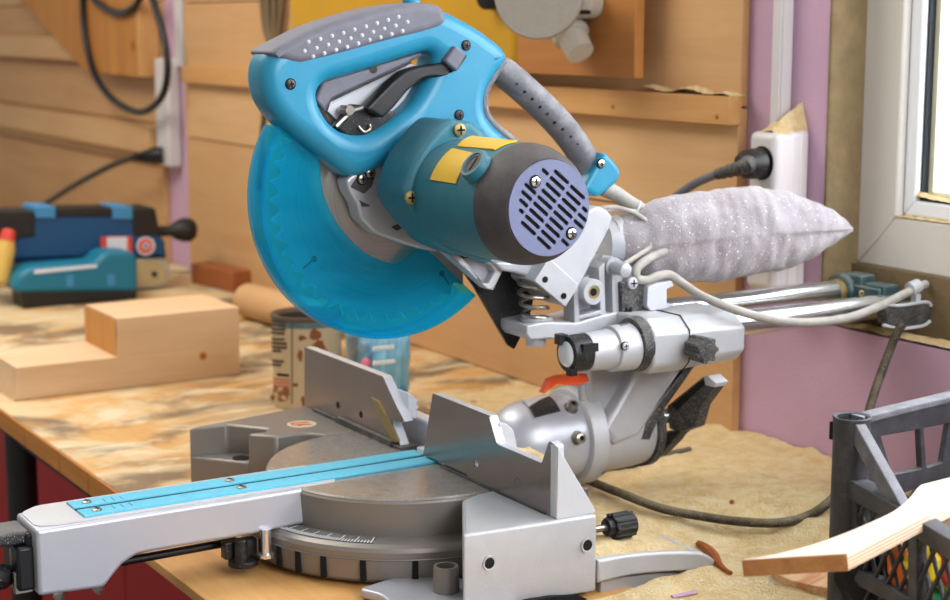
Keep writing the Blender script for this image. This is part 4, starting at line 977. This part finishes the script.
def oncan(a, b, r=CR+.0003):
    rr = ray(a,b); ox, oy = CAM.x-cc.x, CAM.y-cc.y; A = rr.x**2+rr.y**2; Bq = 2*(ox*rr.x+oy*rr.y); t = (-Bq-math.sqrt(max(0,Bq*Bq-4*A*(ox*ox+oy*oy-r*r))))/(2*A); return CAM+rr*t
def canpatch(name, q, m, par, th=.0003): return obj(name, curved([oncan(*p) for p in q], cc, 'z', CR+.0003, th), m, par)
rnd_ = random.Random(3)
def line(y, x0, x1, h=1.3): s = .10; return [(x0,y),(x1,y+(x1-x0)*s),(x1,y+h+(x1-x0)*s),(x0,y+h)]
bm = B()
for y in [319,323,327,331,337,341,345,349,359,363]:
    e = 287-rnd_.random()*4 if y not in (349,363) else 281
    sub = curved([oncan(*p) for p in line(y,271,e,2.2)], cc, 'z', CR+.0009, .0005); mm = bpy.data.meshes.new('t'); sub.to_mesh(mm); bm.from_mesh(mm); sub.free()
obj('label_text', bm, 'print_dark', cb)
canpatch('label_heading', line(373,277,289,2.6), 'hole', cb)
for i, y in enumerate((377,380.3,383.6)): canpatch('label_stripe', line(y,270,290,1.5), 'print_red', cb)
canpatch('label_seam', [(291.5,318),(292.5,318),(292.5,404),(291.5,404)], 'print_dark', cb)
def blot(cx, cy, rx, ry, m='can_drip', seed=0):
    bm = B(); r_ = random.Random(seed); pts = []
    for i in range(14):
        an = 2*math.pi*i/14; k = .7+.5*r_.random(); pts.append((cx+math.cos(an)*rx*k, cy+math.sin(an)*ry*k))
    c_ = bm.verts.new(oncan(cx,cy,CR+.0006)); vs = [bm.verts.new(oncan(*p,CR+.0004)) for p in pts]
    for a, b in zip(vs, vs[1:]+vs[:1]): bm.faces.new((c_,a,b))
    obj('paint_stain', bm, m, cb)
for i, q in enumerate([(315,335,6,6),(319,345,7,5),(302,338,4,3),(300,356,3,6),(296,385,3,2.5),(304,401,3,5),(279,397,9,6),(275,389,3,4),(286,392,4,6),(324,352,4,4)]): blot(*q, seed=i)
# blue pouch
yq = P(380,409,'z',ZB).y
pc_ = thing('plastic_pouch', 'crinkled blue plastic pouch with a pink dot beside the paint can', 'pouch', (P(378,405,'y',yq).x,yq,ZB))
def pouch():
    bm = B(); N = 22; L_ = [(349,404),(348,370),(349,336)]; 
    f = []; bk = []
    for i in range(N+1):
        v = i/N; yy = 409-v*76; xl_ = 348+2*math.sin(v*5); xr_ = 406+4*v
        ra, rb_ = [], []
        for j in range(N+1):
            u = j/N; p = P(xl_+(xr_-xl_)*u, yy, 'y', yq); t = .020*(4*u*(1-u))**.6*(1-.75*v**3) + .004*nz((u*4,v*5,1),1) + .002*nz((u*11,v*9,4),1)
            p.z = max(p.z, ZB+.0005); ra.append(bm.verts.new(p+V((0,-max(.0008,t),0)))); rb_.append(bm.verts.new(p+V((0,max(.0008,t),0))))
        f.append(ra); bk.append(rb_)
    for i in range(N):
        for j in range(N): bm.faces.new((f[i][j],f[i][j+1],f[i+1][j+1],f[i+1][j])); bm.faces.new((bk[i][j],bk[i+1][j],bk[i+1][j+1],bk[i][j+1]))
        for j in (0,N): bm.faces.new((f[i][j],f[i+1][j],bk[i+1][j],bk[i][j]))
        for j in (0,N): bm.faces.new((f[j][i],f[j][i+1],bk[j][i+1],bk[j][i]))
    return bm
pb_ = obj('pouch_body', pouch(), 'pouch_blue', pc_, smooth=80)
for a, r, m in (((363,347.5),6.3,'pouch_grey'),((364.5,364),6.6,'pouch_pink')):
    p = P(*a,'y',yq-.027); bm = B(); lathe(bm, p, (.35,-1,0), [(-.006,r/760),(0,r/760),(.0015,r/950)], 28); obj('printed_dot', bm, m, pb_)
bm = B()
for x0, y0, ws in ((373,347,(3,2,3,2,3,2)),(373,361.5,(3,3,2,3,3,2))):
    x = x0
    for w in ws:
        p0, p1 = P(x,y0-(x-x0)*.12,'y',yq-.0275), P(x+w*.8,y0+4-(x-x0)*.12,'y',yq-.0275); box(bm, (p0.x,yq-.0285,p1.z), (p1.x,yq-.022,p0.z)); x += w+.7
obj('printed_text', bm, 'print_white', pb_)
bm = B(); p = P(403,392,'y',yq-.01); box(bm, p+V((-.014,-.006,-.014)), p+V((.004,.004,.004))); obj('pouch_corner', bm, 'tool_teal', pb_, bevel=.002)
# offcuts at the wall
o1 = P(236,287,'z',ZB)+V((0,-.045,0)); bm = B(); mt = Matrix.Translation(o1+V((-.02,.0,0)))@Matrix.Rotation(math.radians(8),4,'Z'); box(bm, (-.09,-.005,.0008), (.09,.05,.045), 0, mt)
tag(obj('timber_offcut', bm, 'reddish', bevel=.002), 'reddish brown timber offcut lying against the wall left of the saw', 'wood offcut')
a_, b_2 = P(247,300,'z',ZB+.035), P(330,322,'z',ZB+.035)
lg_ = thing('round_log', 'short round log lying on the bench behind the paint can', 'log', tuple(a_))
bm = B(); lathe(bm, a_, b_2-a_, [(0,.030),(.004,.034),((b_2-a_).length,.034)], 32); obj('log_body', bm, 'ply_wall', lg_)
bm = B(); lathe(bm, a_, a_-b_2, [(0,.0295),(.0006,.029)], 32); obj('log_end', bm, 'batten', lg_)
# dark cable on the sawdust: hangs from the rod clip, loops over the sawdust to the saw
def ond(a, b, lift=.0115):
    z = ZB+.02
    for _ in range(12): p = P(a,b,'z',z); z = dust_h(p.x,p.y)+lift
    return P(a,b,'z',z)
pts = [ond(a,b) for a,b in [(560,468),(590,481),(620,493),(660,508),(700,516),(735,521),(775,523),(805,517),(828,503),(843,484)]]
pts += [P(855,455,'y',.50), P(866,420,'y',.52), P(876,388,'y',.54), P(888,355,'y',.56), P(897,333,'y',.565), P(903,324,'y',.57)]
bm = B(); tube(bm, pts, .0052, 12, 6); tag(obj('dark_cable', bm, 'cord_black'), 'dark dusty cable looping over the sawdust and up behind the crate', 'cable')
bm = B(); tube(bm, [ond(a,b,.001) for a,b in [(596,475),(606,470),(620,467.5),(640,463),(655,459),(668,455),(690,450)]], .0048, 10, 6); tag(obj('cable_end', bm, 'cord_black'), 'short dark cable end poking out of the sawdust below the saw lever', 'cable')
# bits in the sawdust
p0 = [ond(a,b,.002) for a,b in [(698,543),(706,549),(714,557),(720,566),(731,573)]]
bm = B(); tube(bm, p0, .0042, 8, 5, 0, lambda t: .5+1.0*math.sin(math.pi*min(1,t+.1))); bk_ = obj('bark_strip', bm, 'bark'); tag(bk_, 'curled orange bark strip on the sawdust next to the saw foot', 'bark')
q = [ond(a,b,.009) for a,b in [(771,571),(800,567),(842,568),(846,590),(815,586),(790,580)]]
bm = B(); prism(bm, q, (0,0,-.03)); tag(obj('striped_offcut', bm, 'offcut_grain', bevel=.001), 'striped wood offcut lying in sawdust beneath the pale plywood strip', 'wood offcut')
a_, b_2 = ond(672,597,.001), ond(696,592,.002); bm = B(); tube(bm, [a_,b_2], .0022, 8, 0); tag(obj('pink_sliver', bm, 'lilac'), 'thin pinkish sliver in the sawdust before the saw foot', 'splinter')
a_ = ond(732,502,.002); bm = B(); mt = Matrix.Translation(a_); bmesh.ops.create_icosphere(bm, subdivisions=1, radius=.003, matrix=mt); tag(obj('dark_chip', bm, 'bark'), 'tiny dark chip lying on sawdust above the dark cable', 'chip')
# ================================================================== ON THE WALL
# horizontal battens
zt_, zb_ = P(640,92,'y',YP-.03).z, P(640,119,'y',YP-.03).z
x1 = P(728,110,'y',YP-.024).x
bt = thing('wall_batten', 'long pale batten with sawdust on top screwed to wall below brown board', 'batten', (-.6,YP-.014,zb_))
bm = B(); box(bm, (xl2+.03,YP-.022,zb_), (x1,YP-.0005,zt_)); obj('batten_bar', bm, 'batten', bt, bevel=.001)
for a in ((613,107),(717,117)): bm = B(); lathe(bm, P(*a,'y',YP-.022), (0,-1,0), [(0,.0032),(.0006,.0032)], 14); obj('screw_hole', bm, 'bark', bt)
xa = P(645,85,'y',YP-.015).x
heap('batten_sawdust', lambda u, v: V((xa+u*(x1-xa), YP-.022+v*.0278, zt_+.0004+.011*math.sin(math.pi*(.25+.5*v))*(.55+.35*math.sin(u*13+1)+.25*nz((u*30,v*2,5),1))*(1-u**12))), 60, 8, 'ridge of pale sawdust lying on the wall batten')
bt['group'] = 'wall battens'
for (ya, yb2, lbl) in ((36,57,'upper horizontal batten on the plank wall at far left'), (108,130,'lower horizontal batten on the plank wall at far left')):
    z1_, z0_ = P(20,ya,'y',YP-.030).z, P(20,yb2,'y',YP-.030).z
    bm = B(); box(bm, (-4.6,YP-.030,z0_), (xg-.02,YP+.003,z1_)); tag(obj('wall_batten', bm, 'ply_wall_light', bevel=.002), lbl, 'batten', 'wall battens')
# bracket box at top left
yk_ = YP-.047
br = thing('shelf_bracket', 'triangular amber pine shelf bracket hanging high on the left wall', 'bracket', (P(100,40,'y',yk_).x,YP-.06,P(100,40,'y',yk_).z))
obj('bracket_face', plate([fil([P(a,b,'y',yk_) for a,b in [(10,-12),(84,70),(90,72),(139,77),(139,-12)]],.004)], 'y', yk_, yk_+.018, .001), 'bracket_wood', br)
pe = P(142,77,'y',yk_); xq = P(138,60,'y',yk_).x
bm = B(); box(bm, (xq,yk_-.001,pe.z), (xq+.022,YP-.001,pe.z+.30)); obj('bracket_side', bm, 'batten', br, bevel=.001)
bm = B(); p = P(133,46,'y',yk_-.0004); lathe(bm, p, (0,-1,0), [(0,.014),(.0004,.012)], 18); obj('knot', bm, 'bark', br)
# conduit strip with socket in the gap at far left, cable and plug
cs = thing('socket_strip', 'white upright socket strip in the purple gap between the wall panels', 'socket strip', (P(165,110,'y',YW-.03).x,YW,P(165,167,'y',YW-.03).z))
c0, c1 = P(155,58,'y',YW-.03), P(173,168,'y',YW-.03)
bm = B(); box(bm, (c0.x,YW-.034,c1.z), (c1.x-.01,YW-.0005,c0.z)); obj('strip_body', bm, 'socket_white', cs, bevel=.006)
cd0, cd1 = P(176,-20,'y',YW-.01), P(186,60,'y',YW-.01); bm = B(); box(bm, (cd0.x-.02,YW-.012,c0.z-.02), (cd0.x+.03,YW-.0005,c0.z+.5)); obj('strip_duct', bm, 'pvc_conduit', cs, bevel=.003)
pg = P(158,155,'y',YW-.06)
pl = thing('plug_lead', 'black lead plugged into the white strip, sagging down behind the sander', 'power lead', tuple(pg))
bm = B(); lathe(bm, P(163,155,'y',YW-.034), V((-.7,-.8,-.1)), [(0,.020),(.02,.021),(.04,.016),(.07,.009)], 20); obj('plug', bm, 'black_clean', pl)
e_ = P(163,155,'y',YW-.034)+V((-.7,-.8,-.1)).normalized()*.065
bm = B(); tube(bm, [e_]+[P(a,b,'y',YW-.10) for a,b in [(135,157),(115,164),(95,174),(70,188),(48,202)]]+[P(30,212,'y',YW-.10),P(10,235,'y',YW-.08)], .0078, 10, 6); obj('lead', bm, 'black_clean', pl)
bm = B(); yy = yk_-.0088
tube(bm, [P(a,b,'y',yy) for a,b in [(84,-30),(83,0),(84,25),(88,52),(96,77),(110,97),(128,109),(142,112),(155,105),(164,92),(167.5,72),(166,48),(160,22),(152,-2),(146,-14),(138,2),(128,11),(116,12.5),(104,7),(92,-4),(88,-30)]], .0085, 12, 8)
tag(obj('cable_coil', bm, 'black_clean'), 'black cable hanging in a long loop at the top left', 'cable')
# rope bundle, yellow panel, brown board, sander
rp = thing('rope_hank', 'hank of brown rope hanging on the wall left of the yellow sheet', 'rope', tuple(P(272,45,'y',YP-.05)))
for k, q in enumerate(([(262,-20),(263,5),(266,30),(272,47)], [(268,-20),(268,8),(270,30),(274,48)], [(275,-20),(275,8),(275,30),(276,46)], [(281,-20),(282,6),(280,28),(278,45)])):
    bm = B(); tube(bm, [P(a,b,'y',YP-.0085-.004*(k%2)) for a,b in q], .0075, 10, 6); obj('rope_strand', bm, 'rope', rp)
dk = [P(a,b,'y',YP-.0065) for a,b in [(268,60),(262,140),(258,190)]]
bm = B(); tube(bm, dk, .006, 8, 5); obj('rope_tail', bm, 'cord_black', rp)
yp = [P(a,b,'y',YP-.05) for a,b in [(283,-40),(290,40),(300,72),(330,90),(480,82),(517,74),(518,-40)]]
tag(obj('plastic_sheet', plate([fil(yp,.03)], 'y', YP-.05, YP-.001, .02, 5), 'yellow_sheet'), 'large glossy yellow plastic sheet hanging on the wall behind the saw handle', 'plastic sheet')
bd_ = [P(a,b,'y',YP-.035) for a,b in [(519,-30),(519,73),(640,78),(640,-30)]]
hb_ = obj('hanging_board', plate([[V((bd_[0].x,0,bd_[0].z)),V((bd_[1].x,0,bd_[2].z)),V((bd_[2].x,0,bd_[2].z)),V((bd_[2].x,0,bd_[0].z))]], 'y', YP-.045, YP-.029, .001), 'ply_brown'); 
tag(hb_, 'brown plywood board fixed to the wall above the pale batten', 'board')
yd = YP-.165; dc = P(538,-6,'y',yd)
sn = thing('orbital_sander', 'grey random orbital sander hanging pad outward before the brown board', 'orbital sander', tuple(dc))
r_ = (dc.z-P(538,41,'y',yd).z)*.97
bm = B(); dn_ = (V((.95,-1,.06))).normalized(); lathe(bm, dc, dn_, [(-.018,r_*.96),(-.012,r_),(0,r_),(.002,r_*.97)], 56); obj('sanding_pad', bm, 'pad_grey', sn)
bm = B(); lathe(bm, dc, -dn_, [(.016,r_*.75),(.05,r_*.7),(.08,.03)], 40); obj('sander_body', bm, 'port_white', sn)
bm = B(); p0_, p1_ = P(562,18,'y',yd+.090), P(579,50,'y',yd+.090); lathe(bm, p0_, p1_-p0_, [(0,.030),(.020,.030),(.022,.027),(.036,.027),(.038,.022),((p1_-p0_).length+.006,.020)], 32); obj('dust_port', bm, 'port_white', sn)
bm = B(); p2_ = P(568,10,'y',yd+.090); lathe(bm, p2_, p0_-p2_, [(-.01,.03),((p0_-p2_).length+.004,.032)], 28); obj('port_seal', bm, 'dark_green', sn)
bm = B(); p3_ = P(579,2,'y',yd+.085); lathe(bm, p3_, (.45,-1,0), [(-.03,.024),(0,.022),(.004,.016)], 24); obj('housing_lug', bm, 'port_white', sn)
bm = B(); lathe(bm, P(582,12,'y',yd+.075), (.45,-1,0), [(-.02,.003),(.006,.003)], 12); obj('lug_screw', bm, 'hole', sn)
bm = B(); lathe(bm, P(486,-2,'y',yd+.090), (.45,-1,0), [(-.03,.018),(0,.018),(.004,.012)], 20); obj('side_grip', bm, 'black_clean', sn)
# cable duct, wall socket and plug on the right
yc = YW-.022; a_, b_2 = P(775,-10,'y',yc), P(793,105,'y',yc)
xc0, xc1 = P(770,60,'y',yc).x, P(780,60,'y',yc).x
sy = YW-.057; s0, s1 = P(748.5,131,'y',sy), P(771,300,'y',sy)
dct = thing('cable_duct', 'white vertical cable duct on the purple wall above the socket', 'cable duct', ((xc0+xc1)/2,YW,s0.z))
bm = B(); box(bm, (xc0,YW-.018,s0.z-.01), (xc1,YW-.0005,1.2)); box(bm, (xc0+.002,YW-.022,s0.z-.01), (xc1-.002,YW-.017,1.2)); obj('duct_cover', bm, 'pvc_conduit', dct, bevel=.002)
so = thing('wall_socket', 'white surface socket box topped with sawdust on the purple wall', 'socket', (s0.x,YW,s1.z))
sx1 = P(806,150,'y',YW-.004).x; sz0 = P(760,290,'y',sy).z
bm = B(); box(bm, (s0.x,sy,sz0), (s1.x,YW-.0005,s0.z)); sob = obj('socket_box', bm, 'socket_white', so, bevel=.009, segs=4)
bm = B(); box(bm, (s0.x-.002,YW-.020,sz0-.003), (s1.x+.002,YW-.0004,s0.z+.002)); box(bm, (s0.x-.001,YW-.036,sz0-.003), (s1.x+.001,YW-.0004,s0.z+.001)); obj('socket_backbox', bm, 'socket_white', so, bevel=.007, segs=3)
pgc = P(762,163,'y',sy-.001); bm = B(); lathe(bm, pgc, (0,-1,0), [(0,.0215),(.0008,.0215)], 32); obj('socket_recess', bm, 'sander_black', sob)
zap = P(792,104,'y',YW-.003).z
heap('socket_sawdust', lambda u, v: V((s0.x+.003+u*(s1.x-.006-s0.x), sy+.006+v*.0505, s0.z-.004+(.006+(zap-s0.z)*v**.8)*max(0,min(u/.74+.08,(1-u)/.26))**.85+.003*nz((u*6,v*6,8),1))), 26, 16, 'cone of sawdust piled on top of the white wall socket')
pw = thing('power_plug', 'grey cord with a black plug pushed into the right wall socket', 'power lead', tuple(pgc))
pd = (P(735,171,'y',sy-.05)-pgc).normalized()
bm = B(); lathe(bm, pgc-V((0,-.001,0)), V((-.25,-1,-.05)), [(0,.0185),(.012,.0195),(.026,.018),(.034,.012)], 28); pb2 = obj('plug_body', bm, 'black', pw)
pe0 = pgc+V((-.008,-.020,0)); pts = [pe0]+[P(a,b,'y',sy-.035) for a,b in [(748,165.5),(733,170),(718,174),(700,181),(688,188),(672,200),(660,216),(650,240)]]
bm = B(); tube(bm, pts[:4], .0095, 14, 5, 0, lambda t: 1.25-.55*t+.10*math.sin(t*45)); obj('plug_strain_relief', bm, 'black_dusty', pb2)
bm = B(); tube(bm, pts[2:], .0058, 12, 6); obj('lead', bm, 'grip_grey', pw)
# ================================================================== CRATE WITH ITS LOAD
CX = .50; pt0 = P(852,420,'x',CX)
def hdir(a): r = ray(a, HOR); return V((r.x,r.y,0)).normalized()
e1 = hdir(2750); e2 = -hdir(40)
ctop = pt0.z; 
cr_ = thing('plastic_crate', 'dusty black plastic crate with lattice sides at the right end of bench', 'crate', (pt0.x,pt0.y,ZB))
n1 = e1.cross(Z).normalized(); n2 = e2.cross(Z).normalized()
zbot = max(dust_h(pt0.x,pt0.y),ZB)+.002
# back wall (runs away along the bench), traced on its own plane
def b1(a, b): return Pn(a,b,pt0,n1)
outer = [b1(858,419),b1(958,394.5),b1(1130,352),b1(1130,720),b1(866,720)]
outer[3].z = outer[4].z = zbot; 
holes = [fil([b1(*q) for q in h],.002) for h in ([(878,435.5),(917,428.5),(919,468),(890,474)], [(921,427.5),(946.5,422.5),(940,462),(924,467)], [(952,421),(985,414),(988,452),(948,460)], [(902,492),(917,487),(910,499)], [(923,485),(956,476),(940,505),(928,500)], [(962,474),(990,466),(976,497)], [(884,500),(897,493),(904,510),(888,530)], [(908,512),(922,503),(934,520),(916,540)], [(892,545),(906,526),(914,548),(900,570)], [(940,520),(960,500),(974,520),(956,545)], [(920,552),(936,530),(950,556),(934,580)])]
obj('back_wall', plate_f(pt0, e1, Z, n1, [outer]+holes, -.0035, .0035, .001), 'crate_grey', cr_)
rim = [b1(858,416),b1(958,392),b1(1130,349),b1(1130,357),b1(958,399),b1(858,424)]
obj('rim', plate_f(pt0, e1, Z, n1, [rim], -.010, .006, .002), 'crate_dusty', cr_)
# corner post: a hollow column
bm = B(); lathe(bm, V((pt0.x,pt0.y,zbot)), (0,0,1), [(0,.0165),(ctop-zbot-.004,.0165),(ctop-zbot+.003,.0175),(ctop-zbot+.004,.0165),(ctop-zbot+.003,.0135),(ctop-zbot-.05,.0125)], 36, cap=False)
obj('corner_post', bm, 'crate_grey', cr_)
bm = B(); lathe(bm, V((pt0.x,pt0.y,ctop-.048)), (0,0,1), [(0,.0125),(.001,.0125)], 24); box(bm, pt0+V((-.018,-.010,-.020)), pt0+V((-.012,-.002,-.004))); obj('post_core', bm, 'hole', cr_)
# front wall: low lattice with a sloping brace
def b2(a, b): return Pn(a,b,pt0,n2)
def uz(p): d = p-pt0; return d.dot(e2), p.z
def bar(name, q, w, m='crate_grey', off=0): return obj(name, plate_f(pt0, e2, Z, n2, [fil([b2(*a) for a in q],.001)], off-w, off+w, .001), m, cr_)
bar('brace', [(846,424),(859,421),(913,517),(904,528),(857,441)], .005, 'crate_dusty')
bar('rail', [(853,480),(860,480),(900,503),(962,540),(1040,590),(1040,618),(962,562),(898,519),(853,496)], .009)
bar('rail', [(852,568),(862,568),(960,622),(1040,668),(1040,680),(960,634),(852,580)], .006)
bar('rail', [(857,481),(862,482),(862,640),(857,640)], .006)
bar('upright', [(913,520),(922,525),(922,650),(913,650)], .005)
bar('upright', [(968,548),(977,553),(977,680),(968,680)], .005)
bm = B(); us = [uz(b2(a, 560))[0] for a in (850, 1040)]; zl, zh = uz(b2(880,620))[1]-.03, None
u0, u1 = us[0], us[1]
def rail_z(u): a, b = b2(860,492), b2(1000,572); ua, ub = uz(a)[0], uz(b)[0]; return a.z+(b.z-a.z)*(u-ua)/(ub-ua)
sp_z = .052
def lat(sg):
    u = u0-.14
    while u < u1+.02:
        za_ = rail_z(.1); p = V((pt0.x,pt0.y,0))+e2*u; 
        segs = []
        H_ = za_-zbot
        a = V((pt0.x,pt0.y,0))+e2*u+Z*zbot; b = V((pt0.x,pt0.y,0))+e2*(u+H_*.62)+Z*za_
        if sg < 0: a, b = V((a.x,a.y,za_)), V((b.x,b.y,zbot))
        # clip to the panel
        def lerp_u(a, b, lim, hi):
            ua, ub = (a-pt0).dot(e2), (b-pt0).dot(e2)
            return a.lerp(b, (lim-ua)/(ub-ua))
        ua, ub = (a-pt0).dot(e2), (b-pt0).dot(e2)
        if ub > u0+.006 and ua < u1:
            if ua < u0: a = lerp_u(a,b,u0,0)
            cyl(bm, a+n2*.002*sg, b+n2*.002*sg, .0020, 8)
        u += .0205
lat(1); lat(-1)
obj('lattice', bm, 'crate_grey', cr_)
bm = B(); far = 0.30
c1_ = V((pt0.x,pt0.y,0)); 
pts4 = [c1_, c1_+e1*.34, c1_+e1*.34+e2*.30, c1_+e2*.30]
prism(bm, [p+Z*zbot for p in pts4], (0,0,.004)); obj('crate_floor', bm, 'crate_grey', cr_)
for p_, d_, L_, nn in ((c1_+e2*.30, e1, .34, n1), (c1_+e1*.34, e2, .30, n2)):
    bm = B(); 
    for z0_, z1_ in ((zbot,zbot+.02),(ctop-.09,ctop-.06)): prism(bm, [p_+Z*z0_, p_+d_*L_+Z*z0_, p_+d_*L_+Z*z1_, p_+Z*z1_], nn*.006)
    for k in range(8): prism(bm, [p_+d_*(L_*k/8)+Z*zbot, p_+d_*(L_*k/8+.008)+Z*zbot, p_+d_*(L_*k/8+.008)+Z*(ctop-.06), p_+d_*(L_*k/8)+Z*(ctop-.06)], nn*.006)
    obj('side_wall', bm, 'crate_grey', cr_)
# things in the crate
def incr(a, b, back):                                     # a point seen through the front lattice, `back` metres behind it
    p = b2(a,b); r = (p-CAM).normalized(); return p+r*back
def lump(name, c, r, m, label, cat, seed, stretch=(1,1,1), amp=.25):
    bm = B(); bmesh.ops.create_icosphere(bm, subdivisions=4, radius=1)
    for v in bm.verts:
        k = 1+amp*noise.noise(v.co*1.6+V((seed,0,0)))+amp*.4*noise.noise(v.co*4+V((seed,3,0))); v.co = V((v.co.x*stretch[0],v.co.y*stretch[1],v.co.z*stretch[2]))*k*r+c
        v.co.z = max(v.co.z, zbot+.0045)
    return tag(obj(name, bm, m, smooth=180), label, cat)
c_ = incr(906,577,.030); d_ = (incr(900,560,.03)-incr(912,600,.03)).normalized()
bm = B(); lathe(bm, c_-d_*.03, d_, [(-.03,.012),(.0,.0135),(.04,.0135),(.055,.010),(.062,.004)], 24); tag(obj('orange_handle', bm, 'toy_orange', smooth=50), 'rounded orange plastic piece inside the crate behind the lattice', 'plastic piece')
lump('yellow_rag', incr(935,560,.05), .026, 'toy_yellow', 'bright yellow crumpled rag inside the crate', 'rag', 3, (1,1,.9))
lump('green_rag', incr(925,580,.075), .026, 'toy_green', 'green crumpled rag between orange and yellow pieces in the crate', 'rag', 8)
c_ = incr(940,596,.035)
bt_ = thing('cyan_bottle', 'light blue plastic bottle lying low in the crate', 'bottle', (c_.x,c_.y,zbot+.005))
bm = B(); lathe(bm, V((c_.x,c_.y,zbot+.0045)), (0,0,1), [(0,.019),(.003,.021),(.05,.021),(.062,.014),(.068,.010)], 28); obj('bottle_body', bm, 'toy_cyan', bt_)
bm = B(); lathe(bm, V((c_.x,c_.y,zbot+.0725)), (0,0,1), [(0,.0115),(.012,.011)], 24); obj('bottle_cap', bm, 'toy_green', bt_)
lump('black_cloth', incr(880,580,.05), .034, 'cloth_black', 'black crumpled cloth in the crate corner beside orange piece', 'cloth', 12, (1,1,1.1), .35)
lump('pale_rag', incr(965,560,.09), .03, 'sticker_red', 'pinkish red rag at the far right inside the crate', 'rag', 17)
# plywood strip lying over the crate
def dep(a, b, d): return CAM+ray(a,b)*d
A_, B_, C_ = dep(742,559,1.30), dep(847,553,1.28), dep(950,500,1.385)
nn = (B_-A_).cross(C_-A_).normalized(); nn = nn if nn.dot(CAM-A_) > 0 else -nn; print('strip', nn, A_, B_, C_, 'rail', (b2(910,525)-CAM).dot(FW), b2(910,525))
tpx = cr([V((a,b,0)) for a,b in [(742,559.5),(770,555),(800,548),(835,536.5),(868,523),(893,511),(908,499),(917,488)]],4)+[V((a,b,0)) for a,b in [(921,484.5),(950,477),(1030,452),(1030,461)]]
tpx += [V((950,500.5,0)),V((847,553,0))]
topo = [Pn(p.x,p.y,A_,nn) for p in tpx]
strip = thing('plywood_strip', 'pale plywood strip with a curved edge lying across the crate rim', 'plywood strip', tuple(B_))
TH = .0142
ax_ = (C_-B_).normalized(); ay_ = nn.cross(ax_)
obj('strip_board', plate_f(A_, ax_, ay_, nn, [topo], -TH, 0, .0006), 'ply_pale', strip)
ed = (B_-A_).normalized(); en = nn.cross(ed).normalized(); en = en if en.dot(CAM-A_) > 0 else -en
bm = B(); prism(bm, [A_-ed*.0002-nn*.0006-en*.001, B_-ed*.0004-nn*.0006-en*.001, B_-ed*.0004-nn*(TH-.0003)-en*.001, A_-ed*.0002-nn*(TH-.0003)-en*.001], en*.0030); so_ = obj('sawn_end', bm, 'ply_edge', strip); so_['label'] = 'brown layered sawn end'
ln = nn.cross(ax_).normalized(); ln = ln if ln.dot(CAM-B_) > 0 else -ln
bm = B(); E2 = topo[-3]
for k in (.28,.48,.68,.86):
    o0, o1 = B_-nn*TH*k, C_-nn*TH*k; prism(bm, [o0, o1, o1-nn*.0009, o0-nn*.0009], ln*.0006)
obj('ply_layers', bm, 'ply_wall', strip)
# ================================================================== LIGHT
W_ = bpy.data.worlds.new('world'); S.world = W_; W_.use_nodes = True
wt = W_.node_tree; bg = wt.nodes['Background']
tc = wt.nodes.new('ShaderNodeTexCoord'); sx_ = wt.nodes.new('ShaderNodeSeparateXYZ'); wt.links.new(tc.outputs['Generated'], sx_.inputs[0])
rp_ = wt.nodes.new('ShaderNodeValToRGB'); e = rp_.color_ramp.elements
e[0].position = .45; e[0].color = (.38,.365,.34,1); e[1].position = .75; e[1].color = (2.6,2.8,3.0,1)
mp_ = wt.nodes.new('ShaderNodeMapRange'); mp_.inputs[1].default_value = -1; mp_.inputs[2].default_value = 1
wt.links.new(sx_.outputs[1], mp_.inputs[0]); wt.links.new(mp_.outputs[0], rp_.inputs[0]); wt.links.new(rp_.outputs[0], bg.inputs[0]); bg.inputs[1].default_value = 1.0
def area(name, loc, tgt, size, sy, power, c):
    l = bpy.data.lights.new(name, 'AREA'); l.shape = 'RECTANGLE'; l.size = size; l.size_y = sy; l.energy = power; l.color = c
    o = link(bpy.data.objects.new(name, l)); o.location = loc; o.rotation_euler = (V(tgt)-V(loc)).to_track_quat('-Z','Y').to_euler(); return o
area('window_daylight', (.75,.95,.85), (.2,-.3,.1), 1.1, .9, 18, (.93,.97,1))
area('side_key_light', (2.3,.1,1.25), (0,.1,.2), 1.2, .9, 40, (.97,.98,1))  # added soft key from the right, its source is unseen
area('overhead_fill', (-1.3,-.6,1.65), (-1.3,.2,0), 1.6, .7, 33, (1,.93,.82))  # added warm fill over the left bench, no known fitting
S.view_settings.view_transform = 'Standard'; S.view_settings.look = 'None'; S.view_settings.exposure = .12; S.view_settings.gamma = 1; S.view_settings.use_curve_mapping = False
